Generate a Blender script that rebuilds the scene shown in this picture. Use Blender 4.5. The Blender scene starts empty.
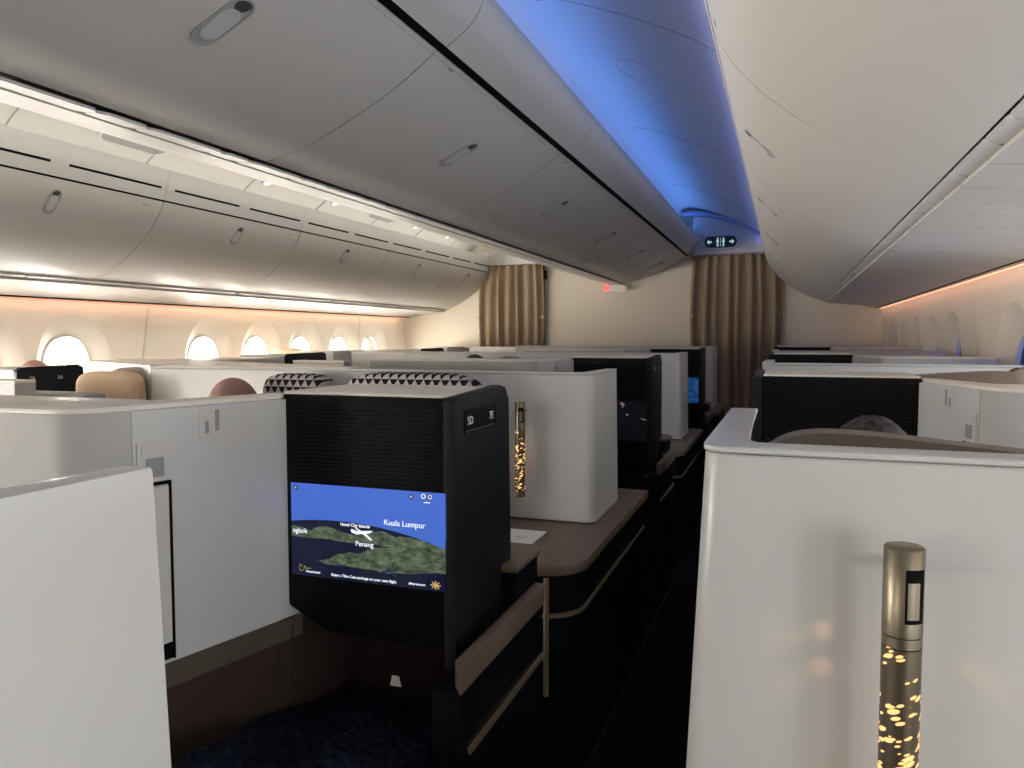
import bpy, bmesh, math, random
from mathutils import Vector, Matrix
random.seed(7)
PI = math.pi
sc = bpy.context.scene
COL = sc.collection

# ------------------------------------------------------------------ camera
cd = bpy.data.cameras.new('camera'); cam = bpy.data.objects.new('camera', cd); COL.objects.link(cam)
cd.sensor_width = 36; cd.lens = 770 / 1024 * 36; cd.clip_start = .02
cam.location = (1.72, 0, 1.20)
cam.rotation_euler = (math.radians(90 - 3.419), 0, math.radians(19.49))
sc.camera = cam
# ------------------------------------------------------------------ world, exposure
w = bpy.data.worlds.new('world'); sc.world = w; w.use_nodes = True
w.node_tree.nodes['Background'].inputs[0].default_value = (.75, .85, 1, 1)
w.node_tree.nodes['Background'].inputs[1].default_value = .3
vs = sc.view_settings
vs.view_transform = 'Standard'; vs.look = 'None'; vs.gamma = 1; vs.use_curve_mapping = False
vs.exposure = 0.12
sc.cycles.use_denoising = True
sc.cycles.max_bounces = 10; sc.cycles.diffuse_bounces = 6; sc.cycles.glossy_bounces = 4
sc.cycles.sample_clamp_indirect = 6

def area(name, loc, direction, sx, sy, power, color, parent=None, spread=180):
    l = bpy.data.lights.new(name, 'AREA'); l.shape = 'RECTANGLE'; l.size = sx; l.size_y = sy
    l.energy = power; l.color = color; l.spread = math.radians(spread)
    o = bpy.data.objects.new(name, l); COL.objects.link(o); o.location = loc
    d = Vector(direction).normalized()
    z = -d; x = Vector((0, 1, 0)); x = (x - z * x.dot(z)).normalized(); y = z.cross(x)   # local x runs along the cabin
    o.rotation_euler = Matrix((x, y, z)).transposed().to_euler()
    return o

WIN_Y = [-5.85, -5.21, -4.57, -3.93, -3.29, -2.65, -2.01, -1.37, -.73, -.09, .55, 1.19, 1.83, 2.47, 3.11, 3.75, 5.0, 5.65, 6.31, 6.98, 7.62]
L_POW, R_POW, R_DIM = 60.0, 4.2, 6
for y in WIN_Y:
    area('window_daylight', (-2.80, y, .98), (1, 0, -.28), .62, .66, L_POW * (.72 if y > 3 else 1.1), (1, .94, .85))
    if y < .6:
        area('window_daylight', (2.80, y, .98), (-1, 0, -.05), .62, .66, R_POW * (4 if -.8 < y < 0 else 1), (.86, .93, 1))
    else:
        area('window_daylight', (2.80, y, .98), (-1, 0, -.05), .62, .66, 13 if y < 3.2 else R_DIM, (.8, .88, 1))
# lighting strips of the cabin: blue aisle cove, warm-white cove over the left bins, salmon sidewall washes
area('cove_light', (.735, 3.2, 2.315), (.45, 0, 1), 10, .03, 9.5, (.11, .31, 1))
area('cove_light', (1.47, 3.2, 2.165), (-.6, 0, 1), 10, .02, 3, (.15, .25, 1))
area('cove_light', (-1.70, 3.2, 2.03), (.35, 0, 1), 10, .08, 9, (1, .94, .84))
area('cove_light', (-.90, 3.2, 2.10), (-.7, 0, 1), 10, .04, 16, (1, .94, .84))
area('wash_light', (2.575, 3.2, 1.487), (.5, 0, -1), 10, .012, 2.2, (1, .42, .26))
area('wash_light', (-2.575, 3.2, 1.427), (-.5, 0, -1), 10, .012, 3, (1, .55, .36))

# ------------------------------------------------------------------ materials
def mat(name, col, rough=.5, metal=0, spec=.5, emit=None, es=0, bump=None, coat=0):
    m = bpy.data.materials.new(name); m.use_nodes = True
    nt = m.node_tree; b = nt.nodes['Principled BSDF']
    b.inputs['Base Color'].default_value = (*col, 1); b.inputs['Roughness'].default_value = rough
    b.inputs['Metallic'].default_value = metal; b.inputs['Specular IOR Level'].default_value = spec
    b.inputs['Coat Weight'].default_value = coat
    if emit: b.inputs['Emission Color'].default_value = (*emit, 1); b.inputs['Emission Strength'].default_value = es
    if bump:
        sc_, st, ds = bump
        tc = nt.nodes.new('ShaderNodeTexCoord'); n = nt.nodes.new('ShaderNodeTexNoise'); bp = nt.nodes.new('ShaderNodeBump')
        n.inputs['Scale'].default_value = sc_; n.inputs['Detail'].default_value = 3
        bp.inputs['Strength'].default_value = st; bp.inputs['Distance'].default_value = ds
        nt.links.new(tc.outputs['Object'], n.inputs['Vector']); nt.links.new(n.outputs['Fac'], bp.inputs['Height'])
        nt.links.new(bp.outputs['Normal'], b.inputs['Normal'])
    return m
M = dict(
    bin=mat('bin_plastic', (.62, .60, .57), .42, spec=.4, bump=(60, .03, .01)),
    bin_top=mat('bin_valance_plastic', (.60, .59, .57), .4, spec=.4),
    psu=mat('service_panel_plastic', (.56, .54, .505), .4, spec=.4),
    ceil=mat('ceiling_plastic', (.66, .66, .66), .55, spec=.3),
    wall=mat('sidewall_plastic', (.80, .74, .65), .5, spec=.3, bump=(40, .03, .01)),
    bulk=mat('bulkhead_laminate', (.84, .77, .64), .6, spec=.25),
    shell=mat('suite_shell_white', (.60, .60, .58), .3, spec=.45, bump=(25, .02, .01)),
    grain=mat('suite_shell_textured', (.52, .515, .49), .45, spec=.4, bump=(400, .5, .003)),
    cap=mat('shell_cap_beige', (.80, .74, .66), .35, spec=.45),  # beige, paled further in place of missing light from above left
    black=mat('black_satin', (.0035, .0035, .0045), .40, spec=.16),
    blackside=mat('black_leatherette', (.008, .008, .010), .5, spec=.25, bump=(300, .2, .002)),
    glass=mat('screen_glass_off', (.004, .004, .005), .06, spec=.5),
    gap=mat('dark_gap', (.004, .004, .004), .8, spec=.1),
    navy=mat('navy_cabinet', (.004, .0045, .007), .4, spec=.2),
    bronze=mat('bronze_trim', (.17, .125, .09), .42, .1, spec=.5),
    bronze_d=mat('bronze_base_band', (.11, .085, .065), .45, .1, spec=.4),
    gold=mat('gold_trim', (.38, .30, .20), .4, .7),
    champagne=mat('champagne_metal', (.25, .215, .155), .36, .9),
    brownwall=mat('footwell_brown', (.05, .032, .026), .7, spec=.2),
    beige=mat('beige_leather', (.34, .275, .215), .5, spec=.35, bump=(120, .15, .003)),
    tan=mat('tan_pillow_fabric', (.70, .53, .36), .8, spec=.15, bump=(200, .3, .003)),
    shellbeige=mat('seat_shell_taupe', (.20, .165, .13), .5, spec=.3),
    blush=mat('rose_beige_leather', (.40, .27, .21), .42, spec=.4),
    brown=mat('brown_leather', (.20, .15, .11), .5, spec=.35),
    grey=mat('grey_plastic', (.30, .30, .30), .45, spec=.4),
    handle=mat('handle_grey_plastic', (.40, .40, .41), .3, spec=.5),
    recess=mat('handle_recess', (.07, .07, .072), .5, spec=.3),
    silver=mat('silver_metal', (.6, .6, .58), .3, .9),
    paper=mat('white_card', (.75, .75, .73), .6, spec=.2),
    skin=mat('skin', (.34, .19, .155), .5, spec=.35, bump=(60, .1, .004)),
    skin_d=mat('skin_brown', (.30, .18, .13), .5, spec=.35),
    hair_g=mat('grey_hair', (.085, .075, .072), .8, spec=.2, bump=(250, .5, .003)),
    hair_b=mat('black_hair', (.012, .010, .010), .5, spec=.4, bump=(180, 1, .01)),
    cloth=mat('dark_shirt_cloth', (.05, .055, .07), .9, spec=.1),
    letters=mat('white_lettering', (.8, .8, .78), .6, emit=(1, 1, 1), es=0),
    lit_letters=mat('screen_lettering', (.8, .8, .8), .6, emit=(.85, .9, 1), es=.75),
    dark_marks=mat('screen_icon_dark', (.02, .03, .06), .6, emit=(.02, .03, .08), es=.5),
    gold_marks=mat('screen_logo_gold', (.5, .35, .1), .6, emit=(.7, .5, .2), es=.5),
    plane=mat('screen_aircraft_white', (.8, .8, .8), .5, emit=(.75, .8, .9), es=.8),
    pink_led=mat('salmon_led_strip', (.6, .4, .3), .5, emit=(1, .42, .27), es=.65),
    exit_red=mat('exit_sign_red', (.6, .1, .1), .5, emit=(1, .12, .12), es=1.1),
    exit_white=mat('exit_sign_housing', (.75, .7, .68), .5, emit=(1, .8, .75), es=.12),
    lav_dark=mat('lavatory_sign_dark', (.008, .02, .03), .3),
    lav_mark=mat('lavatory_sign_marks', (.6, .8, .8), .4, emit=(.7, 1, 1), es=.45),
    blue_trim=mat('blue_grey_trim', (.30, .38, .60), .5),
    lamp_lens=mat('reading_light_lens', (.8, .78, .7), .2, emit=(1, .93, .8), es=1.5),
)
def nodes(m): return m.node_tree, m.node_tree.nodes['Principled BSDF']

def math_node(nt, op, a=None, b=None, c=None):
    n = nt.nodes.new('ShaderNodeMath'); n.operation = op
    for i, v in enumerate((a, b, c)):
        if v is None: continue
        if isinstance(v, (int, float)): n.inputs[i].default_value = v
        else: nt.links.new(v, n.inputs[i])
    return n.outputs[0]
def mixcol(nt, fac, a, b):
    n = nt.nodes.new('ShaderNodeMix'); n.data_type = 'RGBA'
    if isinstance(fac, (int, float)): n.inputs[0].default_value = fac
    else: nt.links.new(fac, n.inputs[0])
    for i, v in ((6, a), (7, b)):
        if isinstance(v, tuple): n.inputs[i].default_value = (*v, 1)
        else: nt.links.new(v, n.inputs[i])
    return n.outputs[2]

nt, b = nodes(M['hair_g'])
tc = nt.nodes.new('ShaderNodeTexCoord'); n_ = nt.nodes.new('ShaderNodeTexNoise'); n_.inputs['Scale'].default_value = 22; n_.inputs['Detail'].default_value = 8; n_.inputs['Roughness'].default_value = .8
nt.links.new(tc.outputs['Object'], n_.inputs[0]); nt.links.new(mixcol(nt, math_node(nt, 'MULTIPLY_ADD', n_.outputs['Fac'], 3.0, -1.15), (.012, .010, .009), (.17, .145, .14)), b.inputs['Base Color'])
# carpet
m = mat('navy_carpet', (.010, .011, .016), .95, spec=.05, bump=(500, .8, .006)); M['carpet'] = m
# curtain
m = mat('taupe_curtain', (.36, .275, .19), .85, spec=.12, bump=(300, .3, .003)); M['curtain'] = m
# patterned cushion: dark triangles and pale lines
m = mat('patterned_cushion', (.5, .5, .5), .8, spec=.1); M['pattern'] = m
nt, b = nodes(m)
tc = nt.nodes.new('ShaderNodeTexCoord'); s_ = nt.nodes.new('ShaderNodeSeparateXYZ'); nt.links.new(tc.outputs['Object'], s_.inputs[0])
v_ = math_node(nt, 'MULTIPLY', s_.outputs[2], 42); u_ = math_node(nt, 'ADD', math_node(nt, 'MULTIPLY', s_.outputs[0], 34), math_node(nt, 'MULTIPLY', v_, .5))
tri = math_node(nt, 'GREATER_THAN', math_node(nt, 'FRACT', u_), math_node(nt, 'FRACT', v_))
cb = nt.nodes.new('ShaderNodeCombineXYZ'); nt.links.new(math_node(nt, 'FLOOR', u_), cb.inputs[0]); nt.links.new(math_node(nt, 'FLOOR', v_), cb.inputs[1]); nt.links.new(tri, cb.inputs[2])
wn_ = nt.nodes.new('ShaderNodeTexWhiteNoise'); nt.links.new(cb.outputs[0], wn_.inputs[0])
f = math_node(nt, 'GREATER_THAN', math_node(nt, 'ADD', math_node(nt, 'MULTIPLY', tri, .75), math_node(nt, 'MULTIPLY', wn_.outputs[0], .5)), .62)
nt.links.new(mixcol(nt, f, (.015, .013, .02), (.50, .46, .44)), b.inputs['Base Color'])
# blanket knit
m = mat('blue_knit_blanket', (.018, .026, .055), .95, spec=.05); M['blanket'] = m
nt, b = nodes(m)
tc = nt.nodes.new('ShaderNodeTexCoord')
w1 = nt.nodes.new('ShaderNodeTexWave'); w1.inputs['Scale'].default_value = 16; w1.inputs['Distortion'].default_value = 6; w1.inputs['Detail Scale'].default_value = 2
w1.wave_type = 'BANDS'; w1.bands_direction = 'DIAGONAL'
ck = nt.nodes.new('ShaderNodeTexChecker'); ck.inputs['Scale'].default_value = 60
nt.links.new(tc.outputs['Object'], w1.inputs['Vector']); nt.links.new(tc.outputs['Object'], ck.inputs['Vector'])
h = math_node(nt, 'ADD', w1.outputs['Fac'], ck.outputs['Fac'])
nt.links.new(mixcol(nt, math_node(nt, 'MULTIPLY', h, .5), (.004, .006, .012), (.014, .018, .032)), b.inputs['Base Color'])
bp = nt.nodes.new('ShaderNodeBump'); bp.inputs['Distance'].default_value = .006; nt.links.new(h, bp.inputs['Height']); nt.links.new(bp.outputs[0], b.inputs['Normal'])
# perforated lamp sleeve: dark bronze pierced by slanted slits that glow
def lamp_mat(name, es, sx):
    m = mat(name, (.17, .14, .10), .38, .85); nt, b = nodes(m)
    tc = nt.nodes.new('ShaderNodeTexCoord'); mp = nt.nodes.new('ShaderNodeMapping')
    # cylindrical coordinates: angle and height
    s = nt.nodes.new('ShaderNodeSeparateXYZ'); nt.links.new(tc.outputs['Object'], s.inputs[0])
    ang = math_node(nt, 'ARCTAN2', s.outputs[1], s.outputs[0])
    cb = nt.nodes.new('ShaderNodeCombineXYZ')
    u = math_node(nt, 'ADD', math_node(nt, 'MULTIPLY', ang, sx), math_node(nt, 'MULTIPLY', s.outputs[2], 25))
    nt.links.new(u, cb.inputs[0]); nt.links.new(math_node(nt, 'ADD', math_node(nt, 'MULTIPLY', s.outputs[2], 200), math_node(nt, 'MULTIPLY', ang, -1.2)), cb.inputs[1])
    vo = nt.nodes.new('ShaderNodeTexVoronoi'); vo.inputs['Scale'].default_value = 1; vo.inputs['Randomness'].default_value = .95
    nt.links.new(cb.outputs[0], vo.inputs['Vector']); vo.distance = 'EUCLIDEAN'
    sp = nt.nodes.new('ShaderNodeSeparateColor'); nt.links.new(vo.outputs['Color'], sp.inputs[0])
    rad = math_node(nt, 'MULTIPLY_ADD', sp.outputs[1], .58, -.01)
    hole = math_node(nt, 'LESS_THAN', vo.outputs['Distance'], rad)
    b.inputs['Emission Color'].default_value = (1, .52, .18, 1)
    nt.links.new(math_node(nt, 'MULTIPLY', hole, es), b.inputs['Emission Strength'])
    return m
M['sleeve'] = lamp_mat('pierced_lamp_sleeve', 1.5, 1.35)
# window pane: thin clear plastic that lets daylight pass; dimmed panes are tinted blue
def pane(name, tint):
    m = bpy.data.materials.new(name); m.use_nodes = True; nt = m.node_tree; nt.nodes.clear()
    o = nt.nodes.new('ShaderNodeOutputMaterial'); t = nt.nodes.new('ShaderNodeBsdfTransparent'); g = nt.nodes.new('ShaderNodeBsdfGlossy')
    mx = nt.nodes.new('ShaderNodeMixShader'); t.inputs[0].default_value = (*tint, 1); g.inputs[1].default_value = .05; mx.inputs[0].default_value = .05
    nt.links.new(t.outputs[0], mx.inputs[1]); nt.links.new(g.outputs[0], mx.inputs[2]); nt.links.new(mx.outputs[0], o.inputs[0]); return m
M['pane'] = pane('clear_window_pane', (.95, .95, .95)); M['pane_dim'] = pane('dimmed_window_pane', (.22, .25, .42))
# flight map: blue sky, curved dark sea, green land bands; object coords x 0..1, z 0..1
def map_mat():
    m = mat('moving_map_display', (.01, .01, .01), .15, spec=.5); nt, b = nodes(m)
    uv = nt.nodes.new('ShaderNodeUVMap'); s = nt.nodes.new('ShaderNodeSeparateXYZ'); nt.links.new(uv.outputs[0], s.inputs[0])
    X, Z = s.outputs[0], s.outputs[1]
    n = nt.nodes.new('ShaderNodeTexNoise'); n.inputs['Scale'].default_value = 6; n.inputs['Detail'].default_value = 6; nt.links.new(uv.outputs[0], n.inputs[0])
    n2 = nt.nodes.new('ShaderNodeTexNoise'); n2.inputs['Scale'].default_value = 14; n2.inputs['Detail'].default_value = 8; n2.inputs['Roughness'].default_value = .8; nt.links.new(uv.outputs[0], n2.inputs[0])
    dx = math_node(nt, 'SUBTRACT', X, .32)
    hor = math_node(nt, 'SUBTRACT', .625, math_node(nt, 'MULTIPLY', math_node(nt, 'MULTIPLY', dx, dx), .42))
    sky = math_node(nt, 'GREATER_THAN', Z, hor)
    nz = math_node(nt, 'MULTIPLY', math_node(nt, 'SUBTRACT', n.outputs['Fac'], .5), .16)
    # far land band, thin ; near land mass, wide on the right
    c1 = math_node(nt, 'ADD', math_node(nt, 'MULTIPLY_ADD', X, -.02, .475), nz)
    l1 = math_node(nt, 'LESS_THAN', math_node(nt, 'ABSOLUTE', math_node(nt, 'SUBTRACT', Z, c1)), math_node(nt, 'MULTIPLY_ADD', n.outputs['Fac'], .11, .0))
    c2 = math_node(nt, 'ADD', math_node(nt, 'MULTIPLY_ADD', X, .20, .14), nz)
    w2 = math_node(nt, 'MULTIPLY', math_node(nt, 'SUBTRACT', X, .16), .30)
    w2 = math_node(nt, 'MINIMUM', w2, .15)
    l2 = math_node(nt, 'LESS_THAN', math_node(nt, 'ABSOLUTE', math_node(nt, 'SUBTRACT', Z, c2)), w2)
    land = math_node(nt, 'MINIMUM', math_node(nt, 'ADD', l1, l2), 1)
    landc = mixcol(nt, math_node(nt, 'MULTIPLY_ADD', n2.outputs['Fac'], 3.0, -1.1), (.0, .012, .008), (.22, .28, .17))
    ground = mixcol(nt, land, (.004, .007, .03), landc)
    skyc = mixcol(nt, Z, (.06, .16, .62), (.07, .17, .70))
    c = mixcol(nt, sky, ground, skyc)
    nt.links.new(c, b.inputs['Emission Color']); b.inputs['Emission Strength'].default_value = .8
    return m
M['map'] = map_mat()
def blotch_mat(name, c1, c2, thr, es):
    m = mat(name, (.004, .004, .005), .08, spec=.5); nt, b = nodes(m)
    uv = nt.nodes.new('ShaderNodeUVMap'); n = nt.nodes.new('ShaderNodeTexNoise'); n.inputs['Scale'].default_value = 5; nt.links.new(uv.outputs[0], n.inputs[0])
    nt.links.new(mixcol(nt, math_node(nt, 'GREATER_THAN', n.outputs['Fac'], thr), c1, c2), b.inputs['Emission Color']); b.inputs['Emission Strength'].default_value = es
    return m
M['film'] = blotch_mat('film_display', (.004, .005, .008), (.30, .25, .27), .66, .5)  # glowing blotches painted in place of reflections on the dark glass
M['bluefilm'] = blotch_mat('blue_display', (.01, .05, .16), (.02, .10, .30), .5, .6)

# ------------------------------------------------------------------ mesh helpers
def obj(name, bm, m, parent=None, smooth=None, loc=None):
    me = bpy.data.meshes.new(name); bmesh.ops.recalc_face_normals(bm, faces=bm.faces); bm.to_mesh(me); bm.free()
    if isinstance(m, (list, tuple)):
        for x in m: me.materials.append(x)
    else: me.materials.append(m)
    o = bpy.data.objects.new(name, me); COL.objects.link(o)
    if parent: o.parent = parent
    if loc: o.location = loc
    if smooth is not None:
        for p in me.polygons: p.use_smooth = True
        try: me.set_sharp_from_angle(angle=math.radians(smooth))
        except Exception: pass
    return o
def tag(o, label=None, cat=None, group=None, kind=None):
    if label: o['label'] = label
    if cat: o['category'] = cat
    if group: o['group'] = group
    if kind: o['kind'] = kind
    return o
def thing(name, label, cat, loc=(0, 0, 0), group=None, rz=0):
    o = bpy.data.objects.new(name, None); COL.objects.link(o); o.location = loc; o.rotation_euler = (0, 0, rz)
    o.empty_display_size = .05
    return tag(o, label, cat, group)
def sobj(name, bm, m, **k): return tag(obj(name, bm, m, **k), kind='structure')

def box(bm, x0, x1, y0, y1, z0, z1, bev=0, seg=2):
    if x1 < x0: x0, x1 = x1, x0
    if y1 < y0: y0, y1 = y1, y0
    v = [bm.verts.new((x, y, z)) for z in (z0, z1) for y in (y0, y1) for x in (x0, x1)]
    fs = [bm.faces.new([v[i] for i in q]) for q in ((0, 2, 3, 1), (4, 5, 7, 6), (0, 1, 5, 4), (2, 6, 7, 3), (0, 4, 6, 2), (1, 3, 7, 5))]
    if bev:
        es = list({e for f in fs for e in f.edges})
        bmesh.ops.bevel(bm, geom=es, offset=bev, segments=seg, affect='EDGES', profile=.6)
    return bm
def prism(bm, pts, z0, z1, bev=0, seg=2, axis='z', top_only=False):
    """closed outline extruded; axis z: pts are (x, y); axis y: pts are (x, z); axis x: pts are (y, z)"""
    def P(p, h): return {'z': (p[0], p[1], h), 'y': (p[0], h, p[1]), 'x': (h, p[0], p[1])}[axis]
    a = [bm.verts.new(P(p, z0)) for p in pts]; b = [bm.verts.new(P(p, z1)) for p in pts]
    n = len(pts); f0 = bm.faces.new(a[::-1]); f1 = bm.faces.new(b)
    for i in range(n): bm.faces.new((a[i], a[(i + 1) % n], b[(i + 1) % n], b[i]))
    if bev:
        es = list(f1.edges) + ([] if top_only else list(f0.edges))
        bmesh.ops.bevel(bm, geom=es, offset=bev, segments=seg, affect='EDGES', profile=.6)
    return bm
def smoothpts(pts, n=5, closed=False):
    out = []; N = len(pts)
    for i in range(N - 1 if not closed else N):
        p0 = Vector(pts[(i - 1) % N] if (closed or i > 0) else pts[0]); p1 = Vector(pts[i]); p2 = Vector(pts[(i + 1) % N])
        p3 = Vector(pts[(i + 2) % N] if (closed or i + 2 < N) else pts[-1])
        for k in range(n):
            t = k / n
            out.append(tuple(.5 * ((2 * p1) + (p2 - p0) * t + (2 * p0 - 5 * p1 + 4 * p2 - p3) * t * t + (3 * p1 - p0 - 3 * p2 + p3) * t ** 3)))
    if not closed: out.append(tuple(pts[-1]))
    return out
def offset_path(pts, t):
    """points of an open plan path shifted sideways by t"""
    r = []
    for i, p in enumerate(pts):
        a = Vector(pts[max(i - 1, 0)]); b = Vector(pts[min(i + 1, len(pts) - 1)]); d = (b - a).normalized()
        r.append((p[0] - d.y * t, p[1] + d.x * t))
    return r
def slab(bm, prof, y0, y1, t, slant=0, ny=1):
    """profile (x, z) extruded along the cabin with thickness t; slant shifts y along the profile"""
    inner = offset_path(prof, t); n = len(prof)
    def row(pr, y): return [bm.verts.new((p[0], y + slant * i / (n - 1), p[1])) for i, p in enumerate(pr)]
    A = [row(prof, y0), row(prof, y1)]; B = [row(inner, y0), row(inner, y1)]
    for i in range(n - 1):
        bm.faces.new((A[0][i], A[0][i + 1], A[1][i + 1], A[1][i]))
        bm.faces.new((B[0][i], B[1][i], B[1][i + 1], B[0][i + 1]))
        bm.faces.new((A[0][i], B[0][i], B[0][i + 1], A[0][i + 1]))
        bm.faces.new((A[1][i], A[1][i + 1], B[1][i + 1], B[1][i]))
    for i in (0, n - 1): bm.faces.new((A[0][i], A[1][i], B[1][i], B[0][i]))
    return bm
def stadium(l, w_, n=8):
    """outline of a capsule, long axis first coordinate"""
    r = w_ / 2; h = l / 2 - r; p = []
    for k in range(n + 1): a = -PI / 2 + PI * k / n; p.append((h + r * math.cos(a), r * math.sin(a)))
    for k in range(n + 1): a = PI / 2 + PI * k / n; p.append((-h + r * math.cos(a), r * math.sin(a)))
    return p
def plate(bm, fr, pts, h0, h1):
    """outline pts in the frame (origin, e1, e2, n) raised from h0 to h1"""
    O, e1, e2, n = fr
    a = [bm.verts.new(O + e1 * p[0] + e2 * p[1] + n * h0) for p in pts]; b = [bm.verts.new(O + e1 * p[0] + e2 * p[1] + n * h1) for p in pts]
    bm.faces.new(a[::-1]); bm.faces.new(b); k = len(pts)
    for i in range(k): bm.faces.new((a[i], a[(i + 1) % k], b[(i + 1) % k], b[i]))
def ring(bm, fr, po, pi_, h0, h1):
    O, e1, e2, n = fr
    def R(p, h): return [bm.verts.new(O + e1 * q[0] + e2 * q[1] + n * h) for q in p]
    oo, ii = R(po, h0), R(pi_, h0); om, im = R(po, h1), R(pi_, h1); k = len(po)
    for i in range(k):
        j = (i + 1) % k
        bm.faces.new((oo[i], oo[j], om[j], om[i])); bm.faces.new((om[i], om[j], im[j], im[i])); bm.faces.new((im[i], im[j], ii[j], ii[i]))
def tube(bm, pts, r, n=8):
    pts = [Vector(p) for p in pts]; rings = []
    for i, p in enumerate(pts):
        d = (pts[min(i + 1, len(pts) - 1)] - pts[max(i - 1, 0)]).normalized()
        a = d.orthogonal().normalized() if abs(d.z) > .9 else d.cross(Vector((0, 0, 1))).normalized(); b = d.cross(a)
        rr = r[i] if isinstance(r, (list, tuple)) else r
        rings.append([bm.verts.new(p + (a * math.cos(2 * PI * k / n) + b * math.sin(2 * PI * k / n)) * rr) for k in range(n)])
    for i in range(len(rings) - 1):
        for k in range(n): bm.faces.new((rings[i][k], rings[i][(k + 1) % n], rings[i + 1][(k + 1) % n], rings[i + 1][k]))
    bm.faces.new(rings[0][::-1]); bm.faces.new(rings[-1])
def superell(a, b, cx, cy, n=32, e=2.6):
    r = []
    for k in range(n):
        t = 2 * PI * k / n; c, s = math.cos(t), math.sin(t)
        r.append((cx + a * abs(c) ** (2 / e) * (1 if c > 0 else -1), cy + b * abs(s) ** (2 / e) * (1 if s > 0 else -1)))
    return r
def puff(bm, sx, sy, sz, e=2.6, nu=24, nv=14):
    """soft pillow-like superellipsoid"""
    def c(t, p): v = math.cos(t); return math.copysign(abs(v) ** p, v)
    def s(t, p): v = math.sin(t); return math.copysign(abs(v) ** p, v)
    p = 2 / e; rows = []
    for j in range(1, nv):
        v = -PI / 2 + PI * j / nv
        rows.append([bm.verts.new((sx * c(v, p) * c(2 * PI * i / nu, p), sy * c(v, p) * s(2 * PI * i / nu, p), sz * s(v, p))) for i in range(nu)])
    t = bm.verts.new((0, 0, sz)); bt = bm.verts.new((0, 0, -sz))
    for a, b in zip(rows, rows[1:]):
        for i in range(nu): bm.faces.new((a[i], a[(i + 1) % nu], b[(i + 1) % nu], b[i]))
    for i in range(nu): bm.faces.new((rows[-1][i], rows[-1][(i + 1) % nu], t)); bm.faces.new((rows[0][(i + 1) % nu], rows[0][i], bt))
def text_mesh(name, s, size, m, O, ex, ez, parent=None, align='CENTER', ext=.0004, shear=0):
    """flat lettering standing in the plane (ex, ez) at O, as a mesh"""
    c = bpy.data.curves.new(name, 'FONT'); c.body = s; c.size = size; c.align_x = align; c.align_y = 'CENTER'; c.extrude = ext; c.shear = shear
    t = bpy.data.objects.new(name, c); COL.objects.link(t)
    dg = bpy.context.evaluated_depsgraph_get(); me = bpy.data.meshes.new_from_object(t.evaluated_get(dg))
    bpy.data.objects.remove(t); bpy.data.curves.remove(c)
    ex = Vector(ex).normalized(); ez = Vector(ez).normalized(); n = ex.cross(ez)
    R = Matrix((ex, ez, n)).transposed().to_4x4(); R.translation = Vector(O); me.transform(R)
    me.materials.clear(); me.materials.append(m); me.name = name
    o = bpy.data.objects.new(name, me); COL.objects.link(o)
    if parent: o.parent = parent
    return o
def join_into(name, objs, parent=None):
    """several small meshes of one look become ONE mesh"""
    bm = bmesh.new(); m = objs[0].data.materials[0]
    for o in objs: bm.from_mesh(o.data)
    for o in objs: bpy.data.objects.remove(o)
    return obj(name, bm, m, parent)
B = bmesh.new

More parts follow.
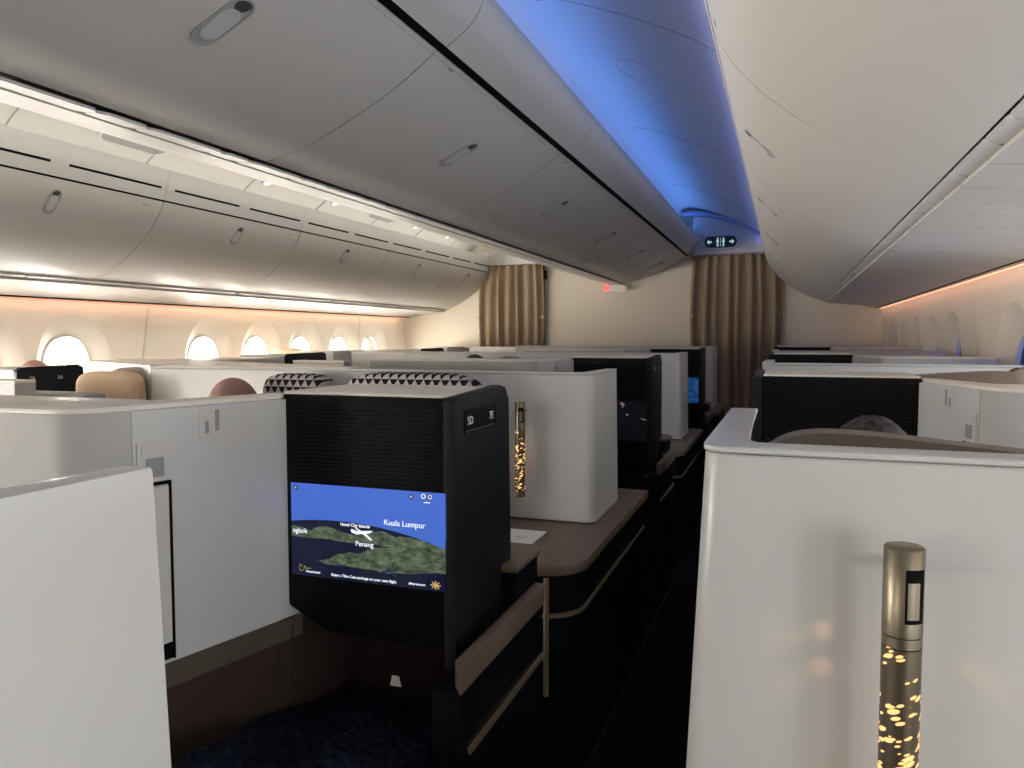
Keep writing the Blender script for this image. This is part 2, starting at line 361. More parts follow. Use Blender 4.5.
# ------------------------------------------------------------------ room shell
YB, YF = -6.4, 8.40
bm = B(); box(bm, -2.75, 2.75, YB, YF + .6, -.05, 0); sobj('floor', bm, M['carpet'])
for i, x in enumerate((1.215, -1.215)):
    bm = B(); box(bm, x - .012, x + .012, YB, YF, 0, .012, .003); sobj('trim_%d' % (i + 1), bm, M['navy'])
def sidewall(s):
    """inner lining with oval window reveals; s=+1 right, -1 left"""
    xw = 2.62; zt = 1.50 if s > 0 else 1.44; zc = .955
    bm = B(); ys = [YB] ; edges = [YB]
    for a, b in zip(WIN_Y, WIN_Y[1:]): edges.append((a + b) / 2)
    edges.append(YF)
    z0, z1 = .48, 1.40
    for i, yw in enumerate(WIN_Y):
        ya, yb = edges[i], edges[i + 1]
        rv = superell(.29, .40, yw + .02, zc, 40, 2.2)
        rect = []
        for p in rv:
            d = Vector((p[0] - yw, p[1] - zc)); hx = (yb - yw) if d.x > 0 else (yw - ya); hz = (z1 - zc) if d.y > 0 else (zc - z0)
            k = min(hx / max(abs(d.x), 1e-6), hz / max(abs(d.y), 1e-6)); rect.append((yw + d.x * k, zc + d.y * k))
        # corners snap so that neighbours meet without a gap
        for cy, cz in ((ya, z0), (ya, z1), (yb, z0), (yb, z1)):
            j = min(range(len(rect)), key=lambda q: (rect[q][0] - cy) ** 2 + (rect[q][1] - cz) ** 2); rect[j] = (cy, cz)
        a = [bm.verts.new((s * xw, p[0], p[1])) for p in rect]; b = [bm.verts.new((s * xw, p[0], p[1])) for p in rv]
        for k in range(40): bm.faces.new((a[k], a[(k + 1) % 40], b[(k + 1) % 40], b[k]))
    for za, zb, xa, xb in ((0, z0, 2.62, 2.62), (z1, zt + .12, 2.62, 2.60)):
        v = [bm.verts.new(p) for p in ((s * xa, YB, za), (s * xa, YF, za), (s * xb, YF, zb), (s * xb, YB, zb))]; bm.faces.new(v)
    sobj('wall_right' if s > 0 else 'wall_left', bm, M['wall'])
    for i, yw in enumerate(WIN_Y):
        n = i + 1 if s < 0 else i + 1 + len(WIN_Y)
        if yw < -.8: pass
        rv = superell(.29, .40, yw + .02, zc, 40, 2.2); wn = superell(.19, .265, yw, zc, 40, 2.4); wi = superell(.178, .253, yw, zc, 40, 2.4)
        root = bpy.data.objects.new('window_%d' % n, None); COL.objects.link(root); root.location = (s * xw, yw, 0); root['kind'] = 'structure'
        bm = B(); L = [[bm.verts.new((s * x - s * xw, p[0] - yw, p[1])) for p in pr] for x, pr in ((xw, rv), (xw + .018, [(q[0] * .55 + r_[0] * .45, q[1] * .55 + r_[1] * .45) for q, r_ in zip(rv, wn)]), (xw + .06, wn))]
        for a, b in zip(L, L[1:]):
            for k in range(40): bm.faces.new((a[k], a[(k + 1) % 40], b[(k + 1) % 40], b[k]))
        obj('window_reveal', bm, M['wall'], root, smooth=40)
        bm = B(); fr = (Vector((s * .06, -yw, 0)), Vector((0, 1, 0)), Vector((0, 0, 1)), Vector((-s, 0, 0)))
        ring(bm, fr, wn, wi, -.012, .006); obj('window_frame', bm, M['shell'], root, smooth=40)
        bm = B(); fr2 = (Vector((s * .072, -yw, 0)), fr[1], fr[2], fr[3]); plate(bm, fr2, wn, 0, .003)
        obj('window_pane', bm, M['pane_dim'] if (s > 0 and yw > 3.2) else M['pane'], root)
        if s < 0 and yw > 3:
            bm = B(); box(bm, -s * 0 - .012 + s * .12, s * .12, .045, .052, .72, 1.19); obj('pane_edge', bm, M['blue_trim'], root)
    # panel joints
    for k, yj in enumerate((1.51, 4.36, 7.3)):
        bm = B(); v = [(s * (xw - .004), yj - .14, .45), (s * (xw - .004), yj + .03, zt)]
        tube(bm, v, .006, 6); sobj('trim_%d' % (10 + k + (5 if s > 0 else 0)), bm, M['bin'])
    # outer skin, dark, so that no light enters but through windows
    bm = B()
    xo = 2.95
    box(bm, s * xo, s * (xo + .02), YB, YF, 0, 2.7); sobj('wall_outer_right' if s > 0 else 'wall_outer_left', bm, M['grey'])
    for (za, zb) in ((.0, .62), (1.32, 1.6)):
        bm = B(); box(bm, s * 2.70, s * 2.95, YB, YF, za, zb); 
        sobj('wall_core_right' if s > 0 else 'wall_core_left', bm, M['grey'])
sidewall(1); sidewall(-1)
# ceilings
CR = smoothpts([(.66, 2.40), (.70, 2.50), (.84, 2.515), (1.05, 2.445), (1.25, 2.36), (1.42, 2.27), (1.50, 2.20), (1.52, 2.12)], 5)
bm = B(); slab(bm, CR, YB, YF, .02); ce = sobj('ceiling', bm, M['ceil'], smooth=50)
for k, yy in enumerate((1.2, 2.95, 4.9, 6.8)):
    bm = B(); slab(bm, offset_path(CR[8:], -.0015), yy, yy + .004, .003); obj('ceiling_joint', bm, M['grey'], ce)
CL = smoothpts([(-.05, 1.803), (-.25, 1.84), (-.44, 1.90), (-.66, 1.965), (-.84, 2.03)], 4)
CW = smoothpts([(-.84, 2.18), (-.95, 2.30), (-1.15, 2.36), (-1.40, 2.345), (-1.62, 2.28), (-1.78, 2.19), (-1.84, 2.10)], 4)
bm = B(); slab(bm, CW, YB, YF, -.02); cw = sobj('ceiling_left', bm, M['psu'], smooth=50)
for k in range(9):
    bm = B(); yy = .9 + .85 * k; slab(bm, offset_path(CW[8:], .0015), yy, yy + .006, .003, .12); obj('ceiling_joint', bm, M['grey'], cw)
bm = B(); box(bm, -.86, -.83, YB, YF, 2.03, 2.22); sobj('trim_40', bm, M['bin_top'])
bm = B(); box(bm, -2.75, 2.75, YB, YF + .6, 2.62, 2.66); sobj('ceiling_core', bm, M['grey'])
bm = B(); box(bm, -2.75, 2.75, YB - .03, YB, 0, 2.66); sobj('wall_back', bm, M['bulk'])
# front bulkhead with two curtained doorways
bm = B()
for a, b in ((-2.72, -1.62), (-.84, .84), (1.64, 2.72)): box(bm, a, b, YF, YF + .05, 0, 2.62)
box(bm, -1.62, -.84, YF, YF + .05, 2.03, 2.62); box(bm, .84, 1.64, YF, YF + .05, 2.06, 2.62)
sobj('wall_front', bm, M['bulk'])
bm = B(); box(bm, -2.75, 2.75, YF + .55, YF + .6, 0, 2.62); sobj('wall_galley', bm, M['brownwall'])
hd = [(.80, 2.06), (1.64, 2.06), (1.58, 2.14), (1.50, 2.20), (1.42, 2.27), (1.25, 2.34), (1.05, 2.41), (.86, 2.45), (.80, 2.45)]
bm = B(); prism(bm, hd, 8.20, 8.399, .01, axis='y'); hdr = sobj('trim_20', bm, M['bin'])
arch = smoothpts([(.70, 2.475), (.88, 2.475), (1.05, 2.43), (1.25, 2.36), (1.42, 2.28), (1.50, 2.21)], 4)
bm = B(); slab(bm, arch, 8.02, 8.20, -.02); sobj('trim_21', bm, M['blue_trim'], smooth=40)
bm = B(); prism(bm, [(-1.62, 2.03), (-.80, 2.03), (-.84, 2.06), (-1.2, 2.15), (-1.62, 2.20)], 8.28, 8.399, .008, axis='y'); sobj('trim_22', bm, M['bin'])
for k, x in enumerate((-.835, .80)):
    bm = B(); box(bm, x - .012, x + .012, 8.36, 8.39, .9, 2.03 if k == 0 else 2.0, .003); sobj('trim_%d' % (23 + k), bm, M['grey'])
    bm = B(); box(bm, x - .016, x + .016, 8.33, 8.362, 1.86 - .02 * k, 1.96, .004); sobj('trim_%d' % (25 + k), bm, M['gap'])
# ------------------------------------------------------------------ frames on a profile
def on_profile(prof, t, y, slant=0):
    """frame at arc fraction t of an (x, z) profile: origin, along profile, along cabin, outward normal (right-hand side of travel)"""
    L = [0]
    for a, b in zip(prof, prof[1:]): L.append(L[-1] + (Vector(b) - Vector(a)).length)
    s = t * L[-1]; i = max(k for k in range(len(L) - 1) if L[k] <= s + 1e-9); f = (s - L[i]) / (L[i + 1] - L[i])
    p = Vector(prof[i]).lerp(Vector(prof[i + 1]), f); d = (Vector(prof[i + 1]) - Vector(prof[i])).normalized()
    n = Vector((d.y, -d.x)); return Vector((p.x, y, p.y)), Vector((d.x, 0, d.y)), Vector((0, 1, 0)), Vector((n.x, 0, n.y))
def handle(fr, parent, l=.13, w_=.055, flip=1):
    O, e1, e2, n = fr
    a, b = stadium(l, w_, 10), stadium(l * .93, w_ * .84, 10)
    bm = B(); ring(bm, fr, a, b, -.002, .0035); plate(bm, fr, b, -.001, .0008); h_ = obj('handle', bm, M['handle'], parent, smooth=30)
    bm = B(); pts = [(p[0] * 1, p[1] * .94) for p in stadium(l * .62, w_ * .80, 10)]
    fr2 = (O - e1 * flip * l * .04, e1, e2, n); plate(bm, fr2, pts, .0008, .0045); obj('latch_flap', bm, M['bin_top'], h_, smooth=30)
    bm = B(); fr3 = (O + e1 * flip * l * .37, e1, e2, n)
    plate(bm, fr3, [(p[0], p[1]) for p in stadium(w_ * .60, w_ * .598, 8)], .0008, .0018); obj('finger_recess', bm, M['recess'], h_, smooth=30)  # dark plate stands in for the shade inside the finger hollow
    return h_

# ------------------------------------------------------------------ overhead bins
# profiles run top -> bottom for right and centre-right bins
RV = [(1.50, 2.16), (1.497, 2.12), (1.51, 2.05), (1.528, 1.995)]
RD = smoothpts([(1.532, 1.985), (1.575, 1.905), (1.66, 1.81), (1.80, 1.70), (1.94, 1.62), (2.06, 1.575)], 4)
def mirror(pr, dz=0): return [(-p[0], p[1] + dz) for p in pr]
LV = mirror(RV, -.035); LD = mirror(RD, -.035)
def ordinal(i): return ['first', 'second', 'third', 'fourth', 'fifth', 'sixth', 'seventh', 'eighth'][i]
edges = [.75, 2.07, 3.42, 4.70, 5.97, 7.25, 8.385]
def side_bin(s, y0, y1, label, group):
    V, D = (RV, RD) if s > 0 else (LV, LD); t = -.018 if s > 0 else .018; g = .004
    root = thing('overhead_bin', label, 'overhead bin', (0, y0, 0), group)
    def lo(bm):
        bmesh.ops.translate(bm, verts=bm.verts, vec=(0, -y0, 0)); return bm
    bm = B(); slab(bm, D, y0 + g, y1 - g, -t, 0); obj('door', lo(bm), M['bin'], root, smooth=50)
    bm = B(); slab(bm, V, y0 + .002, y1 - .002, -t); vb = obj('valance', lo(bm), M['bin_top'], root, smooth=50)
    # dark seam between valance and door and the bin body behind
    top, bot = V[-1], D[0]
    bm = B(); zz = -.035 if s < 0 else 0; hull = [(s * 1.558, 1.985 + zz), (s * 1.60, 1.91 + zz), (s * 1.83, 1.712 + zz), (s * 2.08, 1.60 + zz), (s * 2.60, 1.62), (s * 2.60, 2.5), (s * 1.86, 2.5), (s * 1.84, 2.0 + zz)]
    prism(bm, hull, y0, y1, axis='y'); obj('body', lo(bm), M['bin_top'], root)
    bm = B(); q0, q1 = V[-1], D[0]; slab(bm, [(q0[0] + s * .004, q0[1] + .004), (q1[0] + s * .004, q1[1] - .004)], y0, y1, -t); obj('seam', lo(bm), M['gap'], root)
    ym = (y0 + y1) / 2
    fr = on_profile(D, .17 if s < 0 else .25, ym + (.03 if s < 0 else -.03))
    if s < 0: fr = (fr[0], fr[1], fr[2], -fr[3])
    fr = (fr[0] - Vector((0, y0, 0)), *fr[1:])
    handle(fr, root, .135, .06, -1)
    for k in range(2):      # air slots of the valance
        w2 = (y1 - y0) / 2; ya = y0 + .06 + k * w2; yb = ya + w2 - .10
        bm = B(); fr = on_profile(V, .62, (ya + yb) / 2)
        if s < 0: fr = (fr[0], fr[1], fr[2], -fr[3])
        fr = (fr[0] - Vector((0, y0, 0)), *fr[1:]); L_ = yb - ya
        plate(bm, fr, [(-.006, -L_ / 2), (.006, -L_ / 2), (.006, L_ / 2), (-.006, L_ / 2)], -.001, .0012); obj('air_slot', bm, M['gap'], vb)
    bm = B(); fr = on_profile(D, .05, y1 - .12)
    if s < 0: fr = (fr[0], fr[1], fr[2], -fr[3])
    fr = (fr[0] - Vector((0, y0, 0)), *fr[1:]); plate(bm, fr, [(-.003, -.018), (.003, -.018), (.003, .018), (-.003, .018)], 0, .001)
    obj('row_marking', bm, M['grey'], root)
    return root
n = len(edges) - 1
for i in range(n):
    far = n - 1 - i
    pl = ['touching the front bulkhead', 'second from the curtained bulkhead', 'third from the curtained bulkhead', 'fourth from the curtained bulkhead', 'fifth from the curtained bulkhead', 'nearest the camera, cut by the frame'][far]
    side_bin(-1, edges[i], edges[i + 1], 'white overhead bin above the left window row, ' + pl, 'overhead bins above the left windows')
    side_bin(1, edges[i], edges[i + 1], 'white overhead bin above the right-hand aisle seats, ' + pl, 'overhead bins above the right windows')
side_bin(-1, -.6, .75, 'white overhead bin above the left windows behind the camera', 'overhead bins above the left windows')
side_bin(1, -.6, .75, 'white overhead bin directly above the camera on the right', 'overhead bins above the right windows')
side_bin(1, YB + .01, -.6, 'white overhead bin behind the camera on the right', 'overhead bins above the right windows')
side_bin(-1, YB + .01, -.6, 'white overhead bin behind the camera on the left', 'overhead bins above the left windows')

# centre bins: valance beside the blue ceiling, black seam, big curved door
CV = smoothpts([(.79, 2.26), (.832, 2.245), (.848, 2.20), (.812, 2.14), (.735, 2.085)], 4)
CD = smoothpts([(.715, 2.07), (.62, 2.01), (.50, 1.945), (.34, 1.875), (.20, 1.825), (.055, 1.795)], 4)
cedges = [(-.6, .80), (.80, 2.17), (2.17, 3.55), (3.55, 4.90), (4.90, 6.2), (6.2, 7.3), (7.3, 8.385)]
clabels = ['behind the camera', 'nearest, with the large round-ended handle at the top left', 'second nearest, before the curved seam in mid picture', 'third from the camera', 'fourth from the camera', 'second from the bulkhead above the red sign', 'last, ending above the red exit sign']
CS = .05
for i, (y0, y1) in enumerate(cedges):
    root = thing('overhead_bin', 'grey-white centre overhead bin, ' + clabels[i], 'overhead bin', (0, y0, 0), 'centre overhead bins')
    last = y1 > 8
    bm = B(); g = .004
    # slanted ends: the far edge of the last one is square to the bulkhead
    inner = offset_path(CD, -.018); N = len(CD)
    rows = []
    for pr in (CD, inner):
        for ya, sl in ((y0 + g, CS), (y1 - g, 0 if last else CS)):
            rows.append([bm.verts.new((p[0], ya - y0 + sl * k / (N - 1), p[1])) for k, p in enumerate(pr)])
    a0, a1, b0, b1 = rows
    for k in range(N - 1):
        bm.faces.new((a0[k], a0[k + 1], a1[k + 1], a1[k])); bm.faces.new((b0[k], b1[k], b1[k + 1], b0[k + 1]))
        bm.faces.new((a0[k], b0[k], b0[k + 1], a0[k + 1])); bm.faces.new((a1[k], a1[k + 1], b1[k + 1], b1[k]))
    for k in (0, N - 1): bm.faces.new((a0[k], a1[k], b1[k], b0[k]))
    obj('door', bm, M['bin'], root, smooth=50)
    bm = B(); slab(bm, CV, y0 + .003, y1 - .003, .015); bmesh.ops.translate(bm, verts=bm.verts, vec=(0, -y0, 0)); vb = obj('valance', bm, M['bin_top'], root, smooth=60)
    bm = B(); prism(bm, [(.70, 2.10), (.62, 2.035), (.34, 1.90), (.06, 1.82), (-.3, 1.90), (-.3, 2.6), (.6, 2.6), (.68, 2.25)], 0, y1 - y0, axis='y'); obj('body', bm, M['bin_top'], root)
    bm = B(); slab(bm, [(.745, 2.094), (.71, 2.076)], 0, y1 - y0, .012); obj('seam', bm, M['gap'], root)
    ym = (y0 + y1) / 2 + .02
    fr = on_profile(CD, .385, ym); fr = (fr[0] - Vector((0, y0, 0)), fr[1], fr[2], -fr[3])
    handle(fr, root, .18, .074, -1)
    # small lock knob on the valance of every second bin, thin label mark beside the seam
    fr = on_profile(CV, .72, y0 + .62); fr = (fr[0] - Vector((0, y0, 0)), fr[1], fr[2], -fr[3])
    if i in (2, 4):
        bm = B(); plate(bm, fr, stadium(.052, .034, 8), -.001, .002); kb = obj('lock', bm, M['handle'], vb, smooth=30)
        bm = B(); plate(bm, (fr[0] - fr[1] * .008, *fr[1:]), stadium(.024, .0238, 8), .002, .006); obj('lock_cylinder', bm, M['grey'], kb, smooth=30)
    fr = on_profile(CD, .035, y0 + .14); fr = (fr[0] - Vector((0, y0, 0)), fr[1], fr[2], -fr[3])
    bm = B(); plate(bm, fr, [(-.004, -.016), (.004, -.016), (.004, .016), (-.004, .016)], 0, .001); obj('row_marking', bm, M['grey'], root)
    bm = B(); pr = offset_path(CD[2:4], .0008)
    slab(bm, [Vector(CD[1]).lerp(Vector(CD[2]), .0)[:], Vector(CD[1]).lerp(Vector(CD[2]), .06)[:]], y0, y1, -.002); bmesh.ops.translate(bm, verts=bm.verts, vec=(0, -y0, 0)); obj('door_groove', bm, M['grey'], root)

# ------------------------------------------------------------------ service panels
def ribbon(parent, p0, p1, y0, y1, up):
    """row of rounded capsule covers beside the bin edge; p0,p1 in (x,z)"""
    y = y0; k = 0
    while y < y1 - .05:
        L_ = .30 if k % 2 == 0 else .17; ye = min(y + L_, y1)
        bm = B(); d = Vector((p1[0] - p0[0], 0, p1[1] - p0[1])); w_ = d.length; e1 = d / w_; n_ = Vector((e1.z, 0, -e1.x)) * up
        O = Vector(((p0[0] + p1[0]) / 2, (y + ye) / 2, (p0[1] + p1[1]) / 2))
        pts = [(q[1], q[0]) for q in stadium(ye - y - .006, w_ * .96, 6)]
        hw, hl = w_ * .48, (ye - y - .006) / 2; r = hw * .5
        pts = [(-hw, -hl + r), (-hw + r, -hl), (hw - r, -hl), (hw, -hl + r), (hw, hl - r), (hw - r, hl), (-hw + r, hl), (-hw, hl - r)]
        plate(bm, (O, e1, Vector((0, 1, 0)), n_), pts, -.004, .004); obj('capsule_cover', bm, M['bin_top'], parent)
        y = ye; k += 1
def service(prof, y0, y1, flipn, label, group, rib=None, big_oval=False, seed=0, lights=(.3,), cat='service panel'):
    root = thing('service_panel', label, cat, (0, 0, 0), group)
    L_ = y1 - y0; segs = [.34, .66, 1.0] if flipn < 0 else [.16, .30, .48, .60, .80, 1.0]; prev = 0; gp = .0015 if flipn < 0 else .004
    for k, e in enumerate(segs):
        bm = B(); slab(bm, prof, y0 + prev * L_ + gp, y0 + e * L_ - gp, -.012 * flipn); obj('panel_section', bm, M['psu'], root, smooth=50); prev = e
    for k, ff in enumerate(lights):
        for dy in (0, ):
            for tt in (.42, .60):
                fr = on_profile(prof, tt, y0 + ff * L_); fr = (fr[0], fr[1], fr[2], fr[3] * flipn)
                bm = B(); c = [(math.cos(q * PI / 8) * .030, math.sin(q * PI / 8) * .022) for q in range(16)]; ci = [(a * .72, b * .72) for a, b in c]
                ring(bm, fr, c, ci, 0, .005); rr = obj('reading_light', bm, M['handle'], root, smooth=30)
                bm = B(); plate(bm, fr, ci, 0, .002); obj('lens', bm, M['lamp_lens'] if (k + seed) % 2 == 0 else M['handle'], rr)
    if big_oval:
        fr = on_profile(prof, .5, y0 + .80 * L_); fr = (fr[0], fr[1], fr[2], fr[3] * flipn)
        a = [(x * 1, y_) for x, y_ in stadium(.40, .17, 12)]; b = stadium(.36, .13, 12)
        bm = B(); ring(bm, fr, a, b, 0, .006); rr = obj('oval_trim', bm, M['bin_top'], root, smooth=30)
        bm = B(); plate(bm, fr, b, 0, .002); obj('oval_grille', bm, M['grey'], rr)
    else:
        fr = on_profile(prof, .45, y0 + .62 * L_); fr = (fr[0], fr[1], fr[2], fr[3] * flipn)
        bm = B(); ring(bm, fr, stadium(.34, .05, 8), stadium(.32, .034, 8), 0, .003); plate(bm, fr, stadium(.32, .034, 8), 0, .0012); obj('mask_door', bm, M['psu'], root, smooth=30)
    if rib:
        ribbon(root, rib[0], rib[1], y0, y1, rib[2])
    return root
RP = smoothpts([(2.101, 1.563), (2.25, 1.552), (2.45, 1.53), (2.60, 1.497)], 3)
LP = mirror(RP, -.045)
for i in range(n):
    y0, y1 = edges[i], edges[i + 1]; far = n - 1 - i
    pl = ['beside the front bulkhead', 'second from the bulkhead', 'third from the bulkhead', 'fourth from the bulkhead', 'fifth from the bulkhead', 'nearest the camera'][far]
    service(LP, y0, y1, -1, 'cream service panel with reading lights under the left bins, ' + pl, 'service panels under the left bins', ((-2.066, 1.532), (-2.102, 1.520), -1), seed=i)
    service(RP, y0, y1, 1, 'pale grey service panel over the right window seats, ' + pl, 'service panels under the right bins', ((2.066, 1.575), (2.102, 1.564), 1), seed=1, lights=(.2,))
for i, (y0, y1) in enumerate(cedges[1:]):
    service(CL, y0, y1, -1, 'warm-lit curved panel left of the centre bins, ' + ['nearest, top left corner', 'second, holding the large oval grille', 'third from the camera', 'fourth from the camera', 'fifth from the camera', 'farthest, over the left curtain'][i], 'lit panels left of the centre bins', ((.036, 1.787), (-.051, 1.799), 1), big_oval=False, seed=i, lights=(.1,) if i else (.6,))
bm = B(); slab(bm, CL, YB, .75, .012); sobj('ceiling_left_back', bm, M['psu'], smooth=50)
bm = B(); slab(bm, RP, YB, .75, .012); sobj('ceiling_right_back', bm, M['psu'], smooth=50)
bm = B(); slab(bm, LP, YB, .75, .012); sobj('ceiling_far_left_back', bm, M['psu'], smooth=50)
for s, z in ((1, 1.487), (-1, 1.437)):
    bm = B(); box(bm, s * 2.585, s * 2.612, YB, 8.38, z - .004, z + .004); o = sobj('trim_%d' % (30 if s > 0 else 31), bm, M['pink_led'])
    bm = B(); box(bm, s * 2.555, s * 2.583, YB, 8.38, z + .006, z + .02); sobj('trim_%d' % (32 if s > 0 else 33), bm, M['gap'])
# ceiling speaker ovals
for y, lab in ((3.68, 'faint oval speaker cover in the blue ceiling, nearest'), (5.6, 'faint oval speaker cover in the blue ceiling, farther one')):
    fr = on_profile(CR, .44, y); O = fr[0]; nn = fr[3] * (1 if fr[3].z < 0 else -1)
    bm = B(); a = [(math.cos(q * PI / 16) * .115, math.sin(q * PI / 16) * .16) for q in range(32)]
    ring(bm, (O, fr[1], fr[2], nn), a, [(x * .95, z * .95) for x, z in a], 0, .0035)
    o = obj('speaker_cover', bm, M['ceil']); tag(o, lab, 'speaker cover', 'oval covers in the blue ceiling')

for k, (t_, y, lab) in enumerate(((.77, 3.35, 'large oval speaker grille in the lit left-aisle ceiling, nearest'), (.77, 6.1, 'large oval speaker grille in the lit left-aisle ceiling, farther'))):
    fr = on_profile(CW, t_, y); nn = fr[3] * (1 if fr[3].z < 0 else -1)
    a = [(math.cos(q * PI / 16) * .10, math.sin(q * PI / 16) * .24) for q in range(32)]; b_ = [(x * .86, z * .90) for x, z in a]
    bm = B(); ring(bm, (fr[0], fr[1], fr[2], nn), a, b_, 0, .005); o = obj('speaker_cover', bm, M['bin_top']); tag(o, lab, 'speaker cover', 'oval grilles in the left ceiling')
    bm = B(); plate(bm, (fr[0], fr[1], fr[2], nn), b_, 0, .002); obj('grille', bm, M['grey'], o)
for k, y in enumerate((4.5, 5.35, 6.75, 7.5)):
    fr = on_profile(CW, .78, y); nn = fr[3] * (1 if fr[3].z < 0 else -1)
    root = thing('spotlight', 'small round spotlight in the lit left-aisle ceiling, ' + ['nearest', 'second', 'third', 'farthest'][k], 'light', (0, 0, 0), 'spotlights of the left ceiling')
    a = [(math.cos(q * PI / 8) * .034, math.sin(q * PI / 8) * .05) for q in range(16)]; b_ = [(x * .75, z * .75) for x, z in a]
    bm = B(); ring(bm, (fr[0], fr[1], fr[2], nn), a, b_, 0, .006); obj('bezel', bm, M['handle'], root, smooth=30)
    bm = B(); plate(bm, (fr[0], fr[1], fr[2], nn), b_, 0, .002); obj('lens', bm, M['lamp_lens'], root)
# ------------------------------------------------------------------ signs
root = thing('lavatory_sign', 'dark oval lavatory sign with arrows on the header above the right curtain', 'sign', (1.08, 8.19, 2.18))
fr = (Vector((0, 0, 0)), Vector((1, 0, 0)), Vector((0, 0, 1)), Vector((0, -1, 0)))
bm = B(); ring(bm, fr, stadium(.31, .125, 10), stadium(.27, .09, 10), -.01, .012); obj('bezel', bm, M['bin_top'], root, smooth=30)
bm = B(); plate(bm, fr, stadium(.275, .095, 10), -.01, .004); sg = obj('sign_face', bm, M['lav_dark'], root)
bm = B()
for sx in (-1, 1):       # curved arrows at both ends
    f2 = (Vector((sx * .09, 0, 0)), fr[1], fr[2], fr[3]); plate(bm, f2, [(-.018, -.006), (.004, -.006), (.004, -.02), (.022, 0), (.004, .02), (.004, .006), (-.018, .006)] if sx > 0 else [(.018, -.006), (-.004, -.006), (-.004, -.02), (-.022, 0), (-.004, .02), (-.004, .006), (.018, .006)], .004, .006)
for cx in (-.024, .024):   # two figures
    for zc_, h_, w_ in ((.026, .012, .012), (.004, .026, .018), (-.024, .022, .012)):
        f2 = (Vector((cx, 0, zc_)), fr[1], fr[2], fr[3]); plate(bm, f2, [(-w_ / 2, -h_ / 2), (w_ / 2, -h_ / 2), (w_ / 2, h_ / 2), (-w_ / 2, h_ / 2)], .004, .006)
plate(bm, fr, [(-.0015, -.035), (.0015, -.035), (.0015, .035), (-.0015, .035)], .004, .006)
obj('pictograms', bm, M['lav_mark'], sg); root.scale = (1.2, 1, 1.3)
root = thing('exit_sign', 'small white box sign with a glowing red end under the centre bins', 'sign', (-.05, 8.30, 1.74))
bm = B(); box(bm, -.10, .14, -.03, .04, -.035, .03, .012); obj('housing', bm, M['exit_white'], root, smooth=40)
bm = B(); box(bm, -.105, -.035, -.034, .02, -.03, .034, .008); obj('red_lens', bm, M['exit_red'], root, smooth=40)
bm = B(); box(bm, -.06, .06, -.01, .02, .03, .06); obj('mount', bm, M['bin_top'], root)

# ------------------------------------------------------------------ curtains
def curtain(x0, x1, zt, label, folds, seed):
    rnd = random.Random(seed); root = thing('curtain', label, 'curtain', ((x0 + x1) / 2, 8.33, 0)); xc = (x0 + x1) / 2; hw = (x1 - x0) / 2
    bm = B(); nu, nv = folds * 10, 30; ph = [rnd.uniform(-.6, .6) for _ in range(folds + 1)]; am = [rnd.uniform(.6, 1.25) for _ in range(folds + 1)]
    g = []
    for j in range(nv + 1):
        z = .02 + (zt - .02) * j / nv; tz = j / nv; row = []
        bulge = 1 + .07 * math.sin(PI * min(1, (1 - tz) * 1.6)) 
        for i in range(nu + 1):
            u = i / nu; k = min(int(u * folds), folds - 1); a = am[k] * (1 - abs((u * folds) % 1 - .5)) + .2
            x = (u * 2 - 1) * hw * bulge + .012 * math.sin(u * folds * 2 * PI * .5 + tz * 2 + seed); y = -.045 * a * math.sin(u * folds * 2 * PI + ph[k] * (1 - tz) * .8) * (1.0 - .35 * tz)
            row.append(bm.verts.new((x, y, z)))
        g.append(row)
    for a, b in zip(g, g[1:]):
        for i in range(nu): bm.faces.new((a[i], a[i + 1], b[i + 1], b[i]))
    o = obj('drape', bm, M['curtain'], root, smooth=180)
    bm = B(); box(bm, -hw - .02, hw + .02, -.02, .02, zt, zt + .018); obj('track', bm, M['grey'], root)
    for sx in (-1, 1):
        bm = B(); box(bm, sx * (hw + .005) - .008, sx * (hw + .005) + .008, -.05, -.03, 1.42, 1.45, .003); obj('snap_tab', bm, M['silver'], root)
curtain(-1.62, -.86, 2.028, 'taupe pleated curtain in the far left aisle doorway', 7, 1)
curtain(.80, 1.66, 2.056, 'taupe pleated curtain closing the right aisle doorway at the front', 8, 2)

